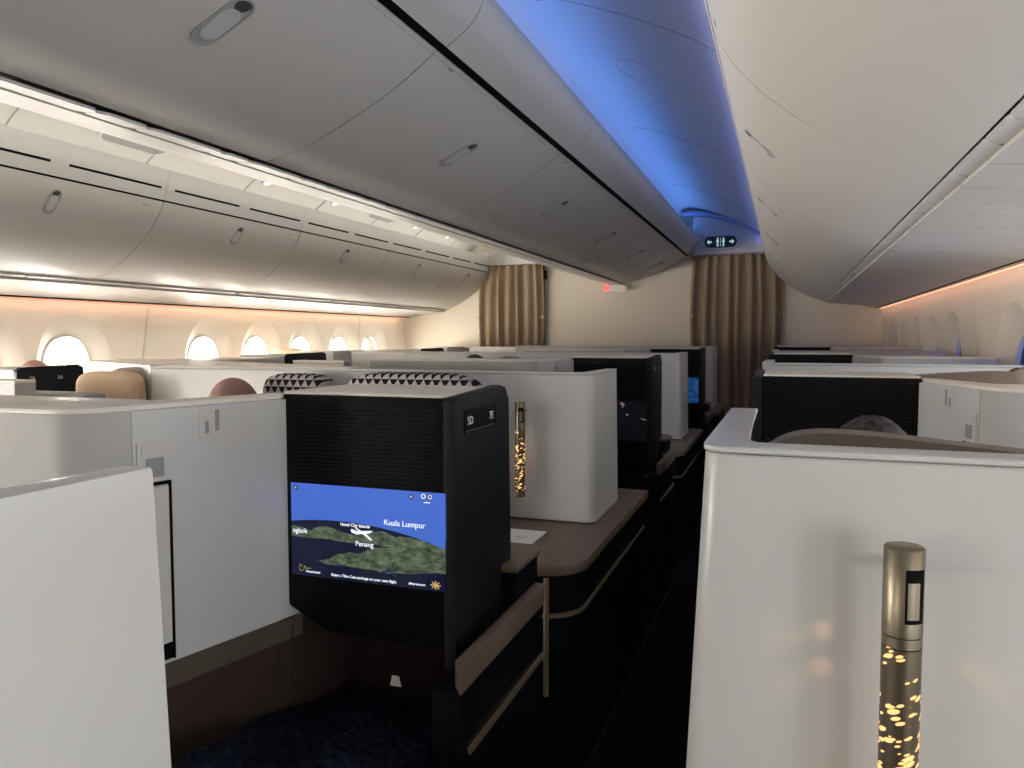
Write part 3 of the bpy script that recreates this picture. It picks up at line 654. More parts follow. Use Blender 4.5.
# ------------------------------------------------------------------ suites
def uvplane(bm, pts):
    f = bm.faces.new([bm.verts.new(p) for p in pts]); uv = bm.loops.layers.uv.verify()
    for l, c in zip(f.loops, ((0, 0), (1, 0), (1, 1), (0, 1))): l[uv].uv = c
def monitor_console(ax, d, y, wd, zt, label, scr=None, plate_txt=None, zb=.65, group='black monitor consoles beside the aisle'):
    """black cabinet beside the aisle; ax aisle-side x, d = inward direction; front face towards the camera at y"""
    root = thing('monitor_console', label, 'monitor console', (ax, y, 0), group)
    X = lambda u: d * u
    dep = .27
    # cabinet: outline seen from the front with a chamfered lower inner corner
    out = [(X(0), zb - .02), (X(0), zt), (X(wd), zt), (X(wd), zb + .03), (X(wd - .09), zb - .015)]
    bm = B(); prism(bm, out, 0, dep, .006, axis='y'); obj('cabinet', bm, M['black'], root, smooth=30)
    # aisle-side panel, a little higher towards the back, running down to the side rail
    bm = B(); prism(bm, [(-.004, .60), (-.004, zt - .004), (.02, zt + .002), (dep - .04, zt + .012), (dep - .01, zt + .006), (dep + .01, zt - .02), (dep + .03, .60)], X(-.012), X(.012), .004, axis='x'); sp_ = obj('side_panel', bm, M['blackside'], root, smooth=30)
    bm = B(); prism(bm, [(X(.016), .002), (X(wd - .003), .002), (X(wd - .003), dep - .01), (X(.016), dep - .01)], zt, zt + .006, .002); obj('top_cap', bm, M['cap'], root)
    bm = B(); k = 0; z = zt - .02
    while z > zt - .175: box(bm, X(.02), X(wd - .02), -.002, .001, z - .004, z, 0); z -= .0078
    obj('louvre', bm, M['black'], root)
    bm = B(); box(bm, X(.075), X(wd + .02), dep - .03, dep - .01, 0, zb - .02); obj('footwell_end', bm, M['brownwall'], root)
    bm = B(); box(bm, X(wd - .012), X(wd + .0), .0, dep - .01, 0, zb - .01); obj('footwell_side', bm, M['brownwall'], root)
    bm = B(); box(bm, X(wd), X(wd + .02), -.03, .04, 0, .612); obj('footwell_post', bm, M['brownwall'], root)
    if scr:
        sx0, sx1, sz0, sz1 = X(wd - .018), X(.006), .742, .922
        if d > 0: sx0, sx1 = X(.02), X(wd - .03)
        bm = B(); uvplane(bm, [(sx0, -.004, sz0), (sx1, -.004, sz0), (sx1, -.004, sz1), (sx0, -.004, sz1)]); s_ = obj('screen', bm, M[scr], root)
        if scr == 'map':
            W, H = sx1 - sx0, sz1 - sz0; P = lambda u, v, k=0: (sx0 + u * W, -.0048 - k, sz0 + v * H)
            ex, ez = (1, 0, 0), (0, 0, 1); T = []
            T.append(text_mesh('t', 'Kuala Lumpur', .0150, M['lit_letters'], P(.745, .655), ex, ez))
            T.append(text_mesh('t', 'Penang', .0135, M['lit_letters'], P(.49, .405), ex, ez))
            T.append(text_mesh('t', 'ngkok', .0135, M['lit_letters'], P(.06, .485), ex, ez))
            T.append(text_mesh('t', 'Hotel City Islands', .0088, M['lit_letters'], P(.43, .595), ex, ez))
            T.append(text_mesh('t', 'Enjoy a Tibo Casa package on your next flight', .0075, M['lit_letters'], P(.48, .045), ex, ez))
            T.append(text_mesh('t', 'Virtual travel', .006, M['lit_letters'], P(.145, .05), ex, ez))
            T.append(text_mesh('t', 'allinpress.com', .006, M['lit_letters'], P(.82, .05), ex, ez))
            join_into('map_lettering', T, s_)
            # aircraft seen from the side and above
            bm = B(); fr_ = (Vector(P(.475, .52)), Vector((1, 0, 0)), Vector((0, 0, 1)), Vector((0, -1, 0)))
            plate(bm, fr_, [(-.022, .000), (-.012, -.003), (.016, .001), (.024, .006), (.016, .006), (-.010, .003), (-.020, .006), (-.024, .006)], 0, .0006)
            plate(bm, fr_, [(.000, .000), (.008, .000), (.022, -.011), (.018, -.012)], 0, .0006); plate(bm, fr_, [(-.006, .003), (.000, .003), (-.012, .010), (-.016, .010)], 0, .0006)
            obj('map_aircraft', bm, M['plane'], s_)
            bm = B(); fr_ = (Vector(P(.655, .14)), Vector((1, 0, 0)), Vector((0, 0, 1)), Vector((0, -1, 0)))
            plate(bm, fr_, [(-.020, -.003), (.014, .004), (.018, .008), (-.016, .002)], 0, .0006); plate(bm, fr_, [(.0, .0), (.006, .0), (.016, -.007), (.010, -.007)], 0, .0006); plate(bm, fr_, [(-.002, .001), (.004, .002), (-.006, .009), (-.011, .009)], 0, .0006)
            obj('map_aircraft_shadow', bm, M['dark_marks'], s_)
            bm = B()
            for u, v, r in ((.035, .95, .0048), (.79, .945, .0048), (.90, .955, .0048)):
                plate(bm, (Vector(P(u, v)), Vector((1, 0, 0)), Vector((0, 0, 1)), Vector((0, -1, 0))), [(math.cos(q * PI / 8) * r, math.sin(q * PI / 8) * r) for q in range(16)], 0, .0006)
            obj('map_buttons', bm, M['dark_marks'], s_)
            c16 = [(math.cos(q * PI / 8), math.sin(q * PI / 8)) for q in range(16)]
            for u, v, r in ((.865, .958, .0046), (.905, .955, .0038), (.79, .945, .0022), (.035, .95, .0018)):
                bm = B(); ring(bm, (Vector(P(u, v, .0008)), Vector((1, 0, 0)), Vector((0, 0, 1)), Vector((0, -1, 0))), [(a * r, b * r) for a, b in c16], [(a * r * .7, b * r * .7) for a, b in c16], 0, .0004); obj('button_rim', bm, M['lit_letters'], s_)
            bm = B(); plate(bm, (Vector(P(.885, .895, .0)), Vector((1, 0, 0)), Vector((0, 0, 1)), Vector((0, -1, 0))), [(-.006, -.0008), (.006, -.0008), (.006, .0008), (-.006, .0008)], 0, .0006); obj('caption_bar', bm, M['lit_letters'], s_)
            bm = B(); tube(bm, [P(.075, .10), P(.055, .12), P(.05, .08), P(.06, .05), P(.08, .06), P(.09, .11), P(.10, .075), P(.115, .09), P(.13, .085)], .0005, 5)
            for k in range(4): a = k * PI / 4; p = Vector(P(.935, .06)); dv = Vector((math.cos(a), 0, math.sin(a) * .8)) * .010; tube(bm, [p - dv, p + dv], .0011, 5)
            obj('sponsor_marks', bm, M['gold_marks'], s_)
    else:
        bm = B(); box(bm, X(.02), X(wd - .03), -.004, .0, .742, .922); obj('screen', bm, M['glass'], root)
    if plate_txt:
        xx = X(-.013); nrm = -d
        bm = B(); fr_ = (Vector((xx, .115, zt - .045)), Vector((0, 1, 0)), Vector((0, 0, 1)), Vector((nrm, 0, 0)))
        a = [(-.08, -.022), (.08, -.022), (.08, .022), (-.08, .022)]; b = [(p[0] * .95, p[1] * .82) for p in a]
        ring(bm, fr_, a, b, -.001, .0025); pf = obj('number_plate', bm, M['blackside'], root)
        bm = B(); plate(bm, fr_, b, -.001, .0006); obj('plate_face', bm, M['black'], pf)
        bm = B(); box(bm, xx + nrm * .0006, xx + nrm * .0016, .045, .185, zt - .0635, zt - .0625); obj('plate_line', bm, M['grey'], pf)
        for k, t_ in enumerate(plate_txt):
            yy = .062 + .108 * k
            text_mesh('plate_characters', t_, .022, M['letters'], (xx + nrm * .0012, yy, zt - .045), (0, -d, 0), (0, 0, 1), pf)
    return root

def l_partition(ax, d, y, wd, zt, inner, label, detail=2, group='white suite partitions beside the monitors'):
    """partition that starts at the monitor's inner edge, runs back towards the camera and curves inward"""
    root = thing('suite_partition', label, 'partition', (ax, y, 0), group)
    X = lambda u: d * u
    c = (wd + .09, -.33)
    arc = [(wd + .085 + .055 * (1 - math.cos(a)), -.33 - .055 * math.sin(a)) for a in [PI / 2 * k / 6 for k in range(1, 7)]]
    path = [(wd + .002, .03), (wd + .002, -.02), (wd + .075, -.31)] + arc
    outer = path + [(inner, path[-1][1] - .03)]
    inn = [(inner, -.20), (wd + .16, -.19), (wd + .12, -.21), (wd + .035, .03)]
    pl = [(X(u), v) for u, v in outer + inn]
    # textured shell = inward part; smooth door face = the straight part
    bm = B(); prism(bm, pl, .60, zt - .0085); obj('shell', bm, M['grain'], root, smooth=40)
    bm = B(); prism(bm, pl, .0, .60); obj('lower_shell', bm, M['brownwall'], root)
    pl2 = []
    N = len(outer); o2 = offset_path([(p[0], p[1]) for p in outer], -.0)
    bm = B(); prism(bm, pl, zt - .008, zt, .003, top_only=True); obj('top_cap', bm, M['cap'], root, smooth=40)
    # door face panel over the straight run
    A = Vector((X(wd + .003), -.022)); Bv = Vector((X(wd + .074), -.30)); e = (Bv - A); L_ = e.length; e /= L_
    nrm = Vector((e.y, -e.x)); 
    if nrm.x * d > 0: nrm = -nrm      # faces the seat / aisle
    O = Vector((A.x, A.y, 0)); E = Vector((e.x, e.y, 0)); Nn = Vector((nrm.x, nrm.y, 0)); Z = Vector((0, 0, 1))
    fr = (O, E, Z, Nn)
    R = lambda a, b, c_, d_: [(a, c_), (b, c_), (b, d_), (a, d_)]
    bm = B(); plate(bm, fr, R(-.05, L_ - .003, .655, zt - .010), -.001, .004); dr = obj('door_face', bm, M['shell'], root)
    bm = B(); plate(bm, fr, R(-.052, L_ + .02, .612, .652), -.001, .008); obj('base_band', bm, M['bronze_d'], root)
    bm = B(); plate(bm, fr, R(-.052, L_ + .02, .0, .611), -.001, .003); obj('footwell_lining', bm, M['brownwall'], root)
    if detail > 1:
        # coat-hook latch near the top
        bm = B(); plate(bm, fr, R(.12, .165, zt - .066, zt - .016), .004, .0048); lp = obj('latch_plate', bm, M['bin_top'], dr)
        bm = B(); plate(bm, fr, R(.125, .133, zt - .055, zt - .018), .0048, .0055); plate(bm, fr, R(.146, .153, zt - .058, zt - .036), .0048, .0055); obj('latch_slot', bm, M['grey'], lp)
    if detail > 1:
        bm = B(); plate(bm, fr, R(L_ - .062, L_ - .008, .965, 1.03), .004, .0075); plate(bm, fr, R(L_ - .055, L_ - .015, 1.012, 1.026), .0075, .009); pk = obj('pocket', bm, M['bin_top'], dr)
        bm = B(); plate(bm, fr, R(L_ - .054, L_ - .022, .972, 1.004), .0075, .0078); obj('pocket_recess', bm, M['grey'], pk)
        bm = B(); plate(bm, fr, R(L_ - .062, L_ - .006, .958, .9635), .004, .0085); plate(bm, fr, R(L_ - .066, L_ - .062, .66, .9635), .004, .0085); obj('locker_gap', bm, M['gap'], dr)
        bm = B(); plate(bm, fr, R(L_ - .060, L_ - .01, .668, .955), .004, .009); lk = obj('locker_door', bm, M['bin'], dr)
        bm = B(); plate(bm, fr, R(L_ - .060, L_ - .040, .662, .69), .009, .010); obj('locker_latch', bm, M['gap'], lk)
    return root

def flare_out(o, d, zt, k):
    for v in o.data.vertices: v.co.x -= d * k * max(0, zt - v.co.z) * max(0, 1 - abs(v.co.x) / .6)

def b_partition(ax, d, y, inner, zt, label, ret=.36, z0=.62, group='white lateral partitions', flare=.0, cap=True):
    """lateral wall across the suite with a return along the aisle away from the camera"""
    root = thing('suite_partition', label, 'partition', (ax, y, 0), group)
    X = lambda u: d * u; t = .03
    pts = [(.0, ret)] + [(.026 - .026 * math.cos(a), .026 - .026 * math.sin(a)) for a in [PI / 2 * k / 5 for k in range(6)]] + [(inner, flare)]
    ins = [(inner, t + flare), (t + .012, t + .004), (t, t + .02), (t, ret)]
    poly = [(X(u), v) for u, v in pts + ins]
    bm = B(); prism(bm, poly, z0, zt - (.0075 if cap else 0), .004); flare_out(obj('shell', bm, M['shell'], root, smooth=40), d, zt, .045 if d > 0 or y < 1 else .018)
    poly = [(X(u - .002 if u < .02 else u), v - .0015 if v < .04 else v) for u, v in pts] + [(X(u + .008 if u < .1 else u), v + .006 if v < .1 else v) for u, v in ins]
    if cap: bm = B(); prism(bm, poly, zt - .0065, zt, .003); obj('top_cap', bm, M['shell'], root, smooth=40)
    bm = B(); prism(bm, [(X(.01), .008), (X(inner), .008 + flare), (X(inner), .03 + flare), (X(.03), .03)], z0 - .045, z0); obj('base_band', bm, M['bronze_d'], root)
    bm = B(); prism(bm, [(X(.012), .012), (X(inner), .012 + flare), (X(inner), .03 + flare), (X(.03), .03), (X(.03), ret - .01), (X(.012), ret - .01)], .0, z0 - .04); obj('lower_panel', bm, M['navy'], root)
    return root

def side_console(ax, d, y0, y1, label, depth=.36, near_round=True, group='low aisle-side consoles'):
    """bronze-topped black cabinet; ax = outermost (aisle) x of the top"""
    root = thing('side_console', label, 'console', (ax, y0, 0), group)
    X = lambda u: d * u; L_ = y1 - y0; r = .11
    arc = [(r - r * math.cos(a), r - r * math.sin(a)) for a in [PI / 2 * k / 7 for k in range(8)]]
    out = [(0, L_)] + arc + [(depth, 0), (depth, L_)]
    P = [(X(u), v) for u, v in out]
    bm = B(); prism(bm, P, .583, .615, .008); obj('top', bm, M['bronze'], root, smooth=40)
    P2 = [(X(u + .014), v + (.014 if v < L_ / 2 else 0)) for u, v in out[:-2]] + [(X(depth), .014), (X(depth), L_)]
    bm = B(); prism(bm, P2, .04, .583); cb = obj('cabinet', bm, M['navy'], root, smooth=40)
    path = [(X(.012), L_ - .02, .475)] + [(X(u + .012), v + .012, .475) for u, v in arc] + [(X(.2), .013, .475)]
    bm = B()
    for a, b in zip(path, path[1:]):
        A, Bq = Vector(a), Vector(b)
    hi, lo_ = .480, .470
    oo = [bm.verts.new((p[0] - d * .004, p[1] - .003, z)) for z in (lo_, hi) for p in path]; n_ = len(path)
    ii = [bm.verts.new((p[0] + d * .004, p[1] + .004, z)) for z in (lo_, hi) for p in path]
    for i in range(n_ - 1):
        bm.faces.new((oo[i], oo[i + 1], oo[n_ + i + 1], oo[n_ + i])); bm.faces.new((oo[n_ + i], oo[n_ + i + 1], ii[n_ + i + 1], ii[n_ + i])); bm.faces.new((oo[i + 1], oo[i], ii[i], ii[i + 1]))
    obj('trim_rail', bm, M['gold'], root, smooth=40)
    return root
def armrest_rail(ax, d, y0, y1, label, group='low rails beside the monitors'):
    """stepped low cabinet beside a monitor with a bronze rail"""
    root = thing('side_console', label, 'console', (ax, y0, 0), group)
    X = lambda u: d * u; L_ = y1 - y0
    bm = B(); prism(bm, [(X(0), 0), (X(0), L_), (X(.022), L_), (X(.022), .03)], .612, .66, .004); obj('rail', bm, M['bronze'], root, smooth=30)
    bm = B(); box(bm, X(.012), X(.06), .02, L_ + .02, .04, .608); obj('cabinet', bm, M['navy'], root)
    bm = B(); prism(bm, [(X(.006), .06), (X(.006), L_ + .02), (X(.014), L_ + .02), (X(.014), .06)], .483, .494); obj('trim_rail', bm, M['gold'], root)
    bm = B(); prism(bm, [(X(.028), L_ - .12), (X(.028), L_ + .035), (X(.05), L_ + .06), (X(.16), L_ + .06), (X(.16), L_ - .12)], .66, .712); sb = obj('step_box', bm, M['navy'], root)
    bm = B(); prism(bm, [(X(.022), L_ - .12), (X(.022), L_ + .04), (X(.05), L_ + .068), (X(.165), L_ + .068), (X(.165), L_ - .12)], .7125, .726, .005); obj('step_top', bm, M['bronze'], root)
    bm = B(); tube(bm, [(X(.06), L_ + .21, .30), (X(.06), L_ + .21, .60)], .007, 10); obj('strut', bm, M['gold'], root, smooth=60)
    return root

def wall_lamp(x, y, z, d, label, on_wall):
    """pierced bronze cylinder held off a partition; y is the cylinder axis, on_wall the wall face"""
    root = thing('reading_lamp', label, 'lamp', (x, y, z - .30), 'bronze cylinder lamps on the partitions')
    r = .0165
    bm = B(); tube(bm, [(0, 0, .223), (0, 0, .2985), (0, 0, .30)], [r, r, r - .0015], 28); hd = obj('lamp_head', bm, M['champagne'], root, smooth=50)
    bm = B(); tube(bm, [(0, 0, .213), (0, 0, .222)], r * .985, 28); obj('collar', bm, M['champagne'], root, smooth=50)
    bm = B(); tube(bm, [(0, 0, .0), (0, 0, .212)], r * .985, 28); sl = obj('pierced_sleeve', bm, M['sleeve'], root, smooth=50)
    # slot window with the pale reflector inside
    a0 = math.radians(-62); 
    def curved(bm, az, hw, z0, z1, rr, n_=8):
        vs_ = []
        for k in range(n_ + 1):
            a = az - hw + 2 * hw * k / n_; vs_.append((bm.verts.new((math.cos(a) * rr, math.sin(a) * rr, z0)), bm.verts.new((math.cos(a) * rr, math.sin(a) * rr, z1))))
        for p, q in zip(vs_, vs_[1:]): bm.faces.new((p[0], q[0], q[1], p[1]))
    bm = B(); curved(bm, a0, .52, .236, .283, r + .0006); sw = obj('slot', bm, M['gap'], hd)
    bm = B(); curved(bm, a0 - .12, .30, .240, .272, r + .0012); obj('reflector', bm, M['champagne'], sw)
    dy = on_wall - y
    for zz in (.03, .27):
        bm = B(); tube(bm, [(0, r * .6, zz), (0, dy, zz)], .004, 8); obj('bracket', bm, M['champagne'], root, smooth=60)
    for k, (dx, dz, e, zz) in enumerate(((-.9, -.30, .10, .212), (-1.6, -.62, .12, .212), (-.9, -.5, .10, .185), (-1.6, -1.0, .12, .185), (1.0, -.6, .07, .205), (1.5, -.95, .06, .205))):
        l = bpy.data.lights.new('lamp_beam', 'SPOT'); l.energy = e * .6; l.color = (1, .50, .22); l.spot_size = math.radians(20); l.spot_blend = 1; l.shadow_soft_size = .001
        o = bpy.data.objects.new('lamp_beam', l); COL.objects.link(o); o.parent = root
        o.location = (math.copysign(r + .002, dx), .006, zz)
        o.rotation_euler = Vector((dx, 1, dz)).to_track_quat('-Z', 'Y').to_euler()
    return root

ZS = 1.092
rows = [(-.90, .02), (1.25, 0), (3.40, .018), (5.55, .03)]
# centre-right suites: monitors, L partitions, lateral partitions, consoles
near = ['', 'nearest, showing the moving flight map', 'second along the aisle, screen lit dimly', 'third along the aisle, with a blue screen']
for k, (y, dz) in enumerate(rows[1:], 1):
    zt = ZS + dz
    monitor_console(1.16, -1, y, .352, zt, 'black monitor console, ' + near[k], ['', 'map', 'film', 'bluefilm'][k], (('5D', '7E') if k == 1 else ('4D', '6E') if k == 2 else None))
    l_partition(1.16, -1, y, .352, zt, 1.16 if k > 1 else 1.16, 'white partition with latch left of the %s centre monitor' % ['', 'nearest', 'second', 'third'][k])
    armrest_rail(1.23, -1, y - .12, y + .35, 'black cabinet with bronze rail under the %s centre monitor' % ['', 'nearest', 'second', 'third'][k])
b_partition(1.22, -1, .15, .9, ZS, 'white panel edge filling the lower left corner', ret=.355, z0=.3, cap=False)
blab = ['', 'white partition carrying a pierced bronze lamp behind the flight-map monitor', 'white partition behind the second aisle monitor', 'white partition farthest along the aisle before the bulkhead']
for k, y in ((1, 2.33), (2, 4.45), (3, 6.6)):
    b_partition(1.16, -1, y, 1.74, ZS + [0, 0, .022, .04][k], blab[k])
    side_console(1.235, -1, y - .46, y + .62, 'bronze-topped low console in front of the %s lateral partition' % ['', 'lamp-bearing', 'second', 'farthest'][k])
wall_lamp(.942, 2.275, 1.0, -1, 'thin bronze pierced lamp on the partition behind the flight map', 2.33)
wall_lamp(.95, 4.40, 1.02, -1, 'small bronze lamp on the second lateral partition, mostly hidden', 4.45)
root = thing('menu_card', 'white card lying on the bronze console beside the flight-map monitor', 'card', (1.0, 2.1, .6155))
bm = B(); prism(bm, [(-.12, -.06), (.055, -.06), (.055, .09), (-.12, .09)], .0, .003); obj('card', bm, M['paper'], root)
bm = B(); box(bm, -.02, .02, .0, .006, .003, .0034); obj('print', bm, M['grey'], root)

# right-hand suites
rl = ['large white partition at the right edge, nearest the camera', 'second white partition of the right row, bright top edge', 'third white partition of the right row', 'farthest white partition of the right row']
for k, y in enumerate((.79, 2.94, 5.09, 7.2)):
    b_partition(1.645, 1, y, .96, ZS + [0, .018, .03, .045][k], rl[k], ret=.45)
    side_console(1.625, 1, y - .40, y + .55, 'dark low console below the %s right partition' % ['nearest', 'second', 'third', 'farthest'][k], depth=.30)
wall_lamp(1.8215, .735, 1.02, 1, 'large bronze pierced lamp glowing on the nearest right partition', .79)
rm = ['nearest of the right row, wide ribbed black front', 'second of the right row', 'farthest of the right row']
for k, y in enumerate((2.25, 4.40, 6.5)):
    zt = ZS + [0, .018, .035][k] + .002
    monitor_console(1.65, 1, y, .41, zt, 'black monitor console, ' + rm[k], None, None)
    l_partition(1.65, 1, y, .41, zt, .97, 'white curved partition right of the %s right-row monitor' % ['nearest', 'second', 'farthest'][k])
    armrest_rail(1.63, 1, y - .12, y + .22, 'black cabinet beneath the %s right-row monitor' % ['nearest', 'second', 'farthest'][k])

# left part of the centre block and the left outboard row
def shell_box(name, label, cat, pts, z0, z1, m, mcap, group=None, bev=.012):
    cx = sum(p[0] for p in pts) / len(pts); cy = sum(p[1] for p in pts) / len(pts)
    root = thing(name, label, cat, (cx, cy, 0), group)
    q = [(p[0] - cx, p[1] - cy) for p in pts]
    bm = B(); prism(bm, q, z0, z1 - .012); obj('shell', bm, m, root)
    bm = B(); prism(bm, [(a * 1.01, b * 1.01) for a, b in q], z1 - .012, z1, .004); obj('top_cap', bm, mcap, root, smooth=40)
    return root
for k, y in enumerate((2.33, 4.45, 6.6)):
    dz = [0, .01, .02][k]; nm = ['nearest', 'second', 'farthest'][k]
    shell_box('suite_partition', 'pale flat-topped shelf partition at the left aisle, ' + nm, 'partition', [(-.582, y), (-1.16, y + .30), (-1.16, y + .54), (-.9, y + .62), (.27, y + .14), (.27, y + .036), (-.582, y + .036)], 0, ZS + dz + .003, M['shell'], M['cap'], 'flat-topped partitions at the left aisle')
    cn = shell_box('suite_console', 'grey-fronted console with pale top beside the left aisle, ' + nm, 'console', [(-.80, y - .39), (-1.16, y - .39), (-1.16, y - .31), (-.80, y - .31)], 0, 1.052 + dz, M['grain'], M['cap'], 'pale consoles by the left aisle')
    bm = B(); box(bm, -.16, .34, .10, .20, .90, 1.0 + dz, .02); obj('armrest', bm, M['grey'], cn, smooth=40)
for k, y in enumerate((2.60, 4.66, 6.85)):
    dz = [-.012, .012, .02][k]; ln = [.36, .50, .5][k]; nm = ['nearest', 'second', 'farthest'][k]
    root = thing('monitor_console', 'black aisle-side console with two small number plates below the left windows, ' + nm, 'monitor console', (-1.65, y, 0), 'black consoles of the left row')
    zt = 1.075 + dz
    bm = B(); prism(bm, [(-.395, 0), (-.012, 0), (-.012, ln), (-.395, ln)], 0, zt - .01, .005); obj('cabinet', bm, M['grain'], root)
    bm = B(); prism(bm, [(0, .0), (0, zt - .02), (.02, zt), (ln - .03, zt + .004), (ln, zt - .01), (ln + .02, zt - .2), (ln + .02, .0)], -.012, .012, .005, axis='x'); sp_ = obj('side_panel', bm, M['blackside'], root, smooth=30)
    for j, t_ in enumerate(('7A', '5A')):
        text_mesh('plate_characters', t_, .026, M['letters'], (.0135, .075 + .15 * j, zt - .055), (0, 1, 0), (0, 0, 1), sp_)
    shell_box('suite_partition', 'pale window-side shell behind the %s left-row console' % nm, 'partition', [(-2.02, y + .62), (-1.65, y + .62), (-1.65, y + 1.08), (-2.02, y + 1.08)], 0, zt + .01, M['shell'], M['cap'], 'pale shells of the left row')
    shell_box('suite_partition', 'greyish lower shell following the %s pale left-row shell' % nm, 'partition', [(-2.1, y + 1.12), (-1.65, y + 1.12), (-1.65, y + (1.98 if k < 2 else 1.45)), (-2.1, y + (1.98 if k < 2 else 1.45))], 0, zt + .0, M['grain'], M['cap'], 'greyish shells of the left row')

# ------------------------------------------------------------------ seats, cushions
def seat(name, label, x, y, face, m, top, wd=.5, head=None):
    """reclined suite seat; face=+1 looks forward (its back towards the camera), -1 looks back"""
    root = thing(name, label, 'seat', (x, y, 0), 'suite seats')
    s = face
    bm = B(); puff(bm, wd / 2, .25, .07, 5); bmesh.ops.translate(bm, verts=bm.verts, vec=(0, s * .25, .40)); obj('seat_cushion', bm, m, root, smooth=180)
    bm = B(); puff(bm, wd / 2, .055, (top - .42) / 2 + .04, 4.5); bmesh.ops.rotate(bm, verts=bm.verts, cent=(0, 0, 0), matrix=Matrix.Rotation(s * .16, 3, 'X')); bmesh.ops.translate(bm, verts=bm.verts, vec=(0, -s * .02, (top + .42) / 2 - .05)); obj('backrest', bm, m, root, smooth=180)
    bm = B(); puff(bm, wd * .36, .05, .085, 3.2); bmesh.ops.translate(bm, verts=bm.verts, vec=(0, s * .06 - s * .09, top - .09)); obj('headrest', bm, head or m, root, smooth=180)
    bm = B(); box(bm, -wd / 2, wd / 2, -.1, .45, 0, .34, .02); obj('base', bm, M['navy'], root)
    for sx in (-1, 1):
        bm = B(); box(bm, sx * (wd / 2 + .005), sx * (wd / 2 + .055), -.02 if s > 0 else -.40, .40 if s > 0 else .02, .30, .56, .015); obj('armrest', bm, M['brown'], root, smooth=40)
    return root
# right seat in the suite behind the near partition: broad beige shell edge
root = thing('seat', 'broad curved beige seat shell behind the nearest right partition', 'seat', (2.05, 1.15, -.008), 'suite seats')
prof = smoothpts([(-.375, .80), (-.365, 1.02), (-.345, 1.058), (-.30, 1.077), (-.22, 1.078), (-.10, 1.068), (.05, 1.055), (.22, 1.04), (.36, 1.025), (.42, 1.0), (.44, .80)], 4)
bm = B(); prism(bm, prof + [(.40, .1), (-.30, .1)], -.03, .03, .010, 3, axis='y'); obj('seat_shell', bm, M['shellbeige'], root, smooth=40)
bm = B(); puff(bm, .24, .25, .08, 5); bmesh.ops.translate(bm, verts=bm.verts, vec=(0, .32, .42)); obj('seat_cushion', bm, M['beige'], root, smooth=180)
bm = B(); box(bm, -.24, .24, .06, .55, 0, .35, .02); obj('base', bm, M['navy'], root)
seat('seat', 'seat in front of the lamp partition with patterned cushions on it', .60, 2.185, -1, M['brown'], .93, .5)
seat('seat', 'seat with a low rose-coloured back beside the patterned cushion', -.02, 2.19, -1, M['blush'], .90, .36)
seat('seat', 'pale leather seat behind the tan pillow by the left aisle', -.72, 2.355, -1, M['beige'], 1.09, .32)
seat('seat', 'brown leather seat seen as a low curve beyond the second partition', .17, 4.31, -1, M['brown'], 1.095, .25)
seat('seat', 'tan topped seat under the far left windows', -2.35, 5.62, -1, M['tan'], 1.12, .42)
root = thing('seat', 'brown seat shell curving up behind the nearest right-row monitor', 'seat', (2.2, 2.58, 0), 'suite seats')
prof = smoothpts([(-.30, .70), (-.29, 1.06), (-.26, 1.078), (-.10, 1.09), (.08, 1.103), (.15, 1.10), (.19, 1.085), (.21, .7)], 4)
bm = B(); prism(bm, prof + [(.20, .1), (-.29, .1)], -.03, .03, .010, 3, axis='y'); obj('seat_shell', bm, M['brown'], root, smooth=40)
def cushion(name, label, loc, size, m, rz=0, rx=0, cat='cushion', group=None):
    root = thing(name, label, cat, loc, group, rz); root.rotation_euler = (rx, 0, rz)
    bm = B(); puff(bm, size[0] / 2, size[1] / 2, size[2] / 2, 4.6, 36, 20); o = obj('cover', bm, m, root, smooth=180)
    bm = B(); k = 40; pts = []
    for i in range(k + 1):
        t = 2 * PI * i / k; c, s = math.cos(t), math.sin(t); p = 2 / 4.6
        pts.append((size[0] / 2 * 1.0 * math.copysign(abs(c) ** p, c), 0, size[2] / 2 * 1.0 * math.copysign(abs(s) ** p, s)))
    tube(bm, pts, .003, 6); obj('piping', bm, m, root, smooth=180)
    return root
cushion('cushion', 'black and white patterned cushion behind the flight-map monitor', (.60, 2.22, .975), (.47, .12, .225), M['pattern'], .02, group='patterned cushions')
cushion('cushion', 'black and white patterned cushion beside the bald head', (.155, 2.24, .965), (.25, .12, .225), M['pattern'], 0, group='patterned cushions')
cushion('pillow', 'glowing tan pillow standing by the left aisle window light', (-.735, 2.285, .965), (.275, .11, .21), M['tan'], .05, cat='pillow')

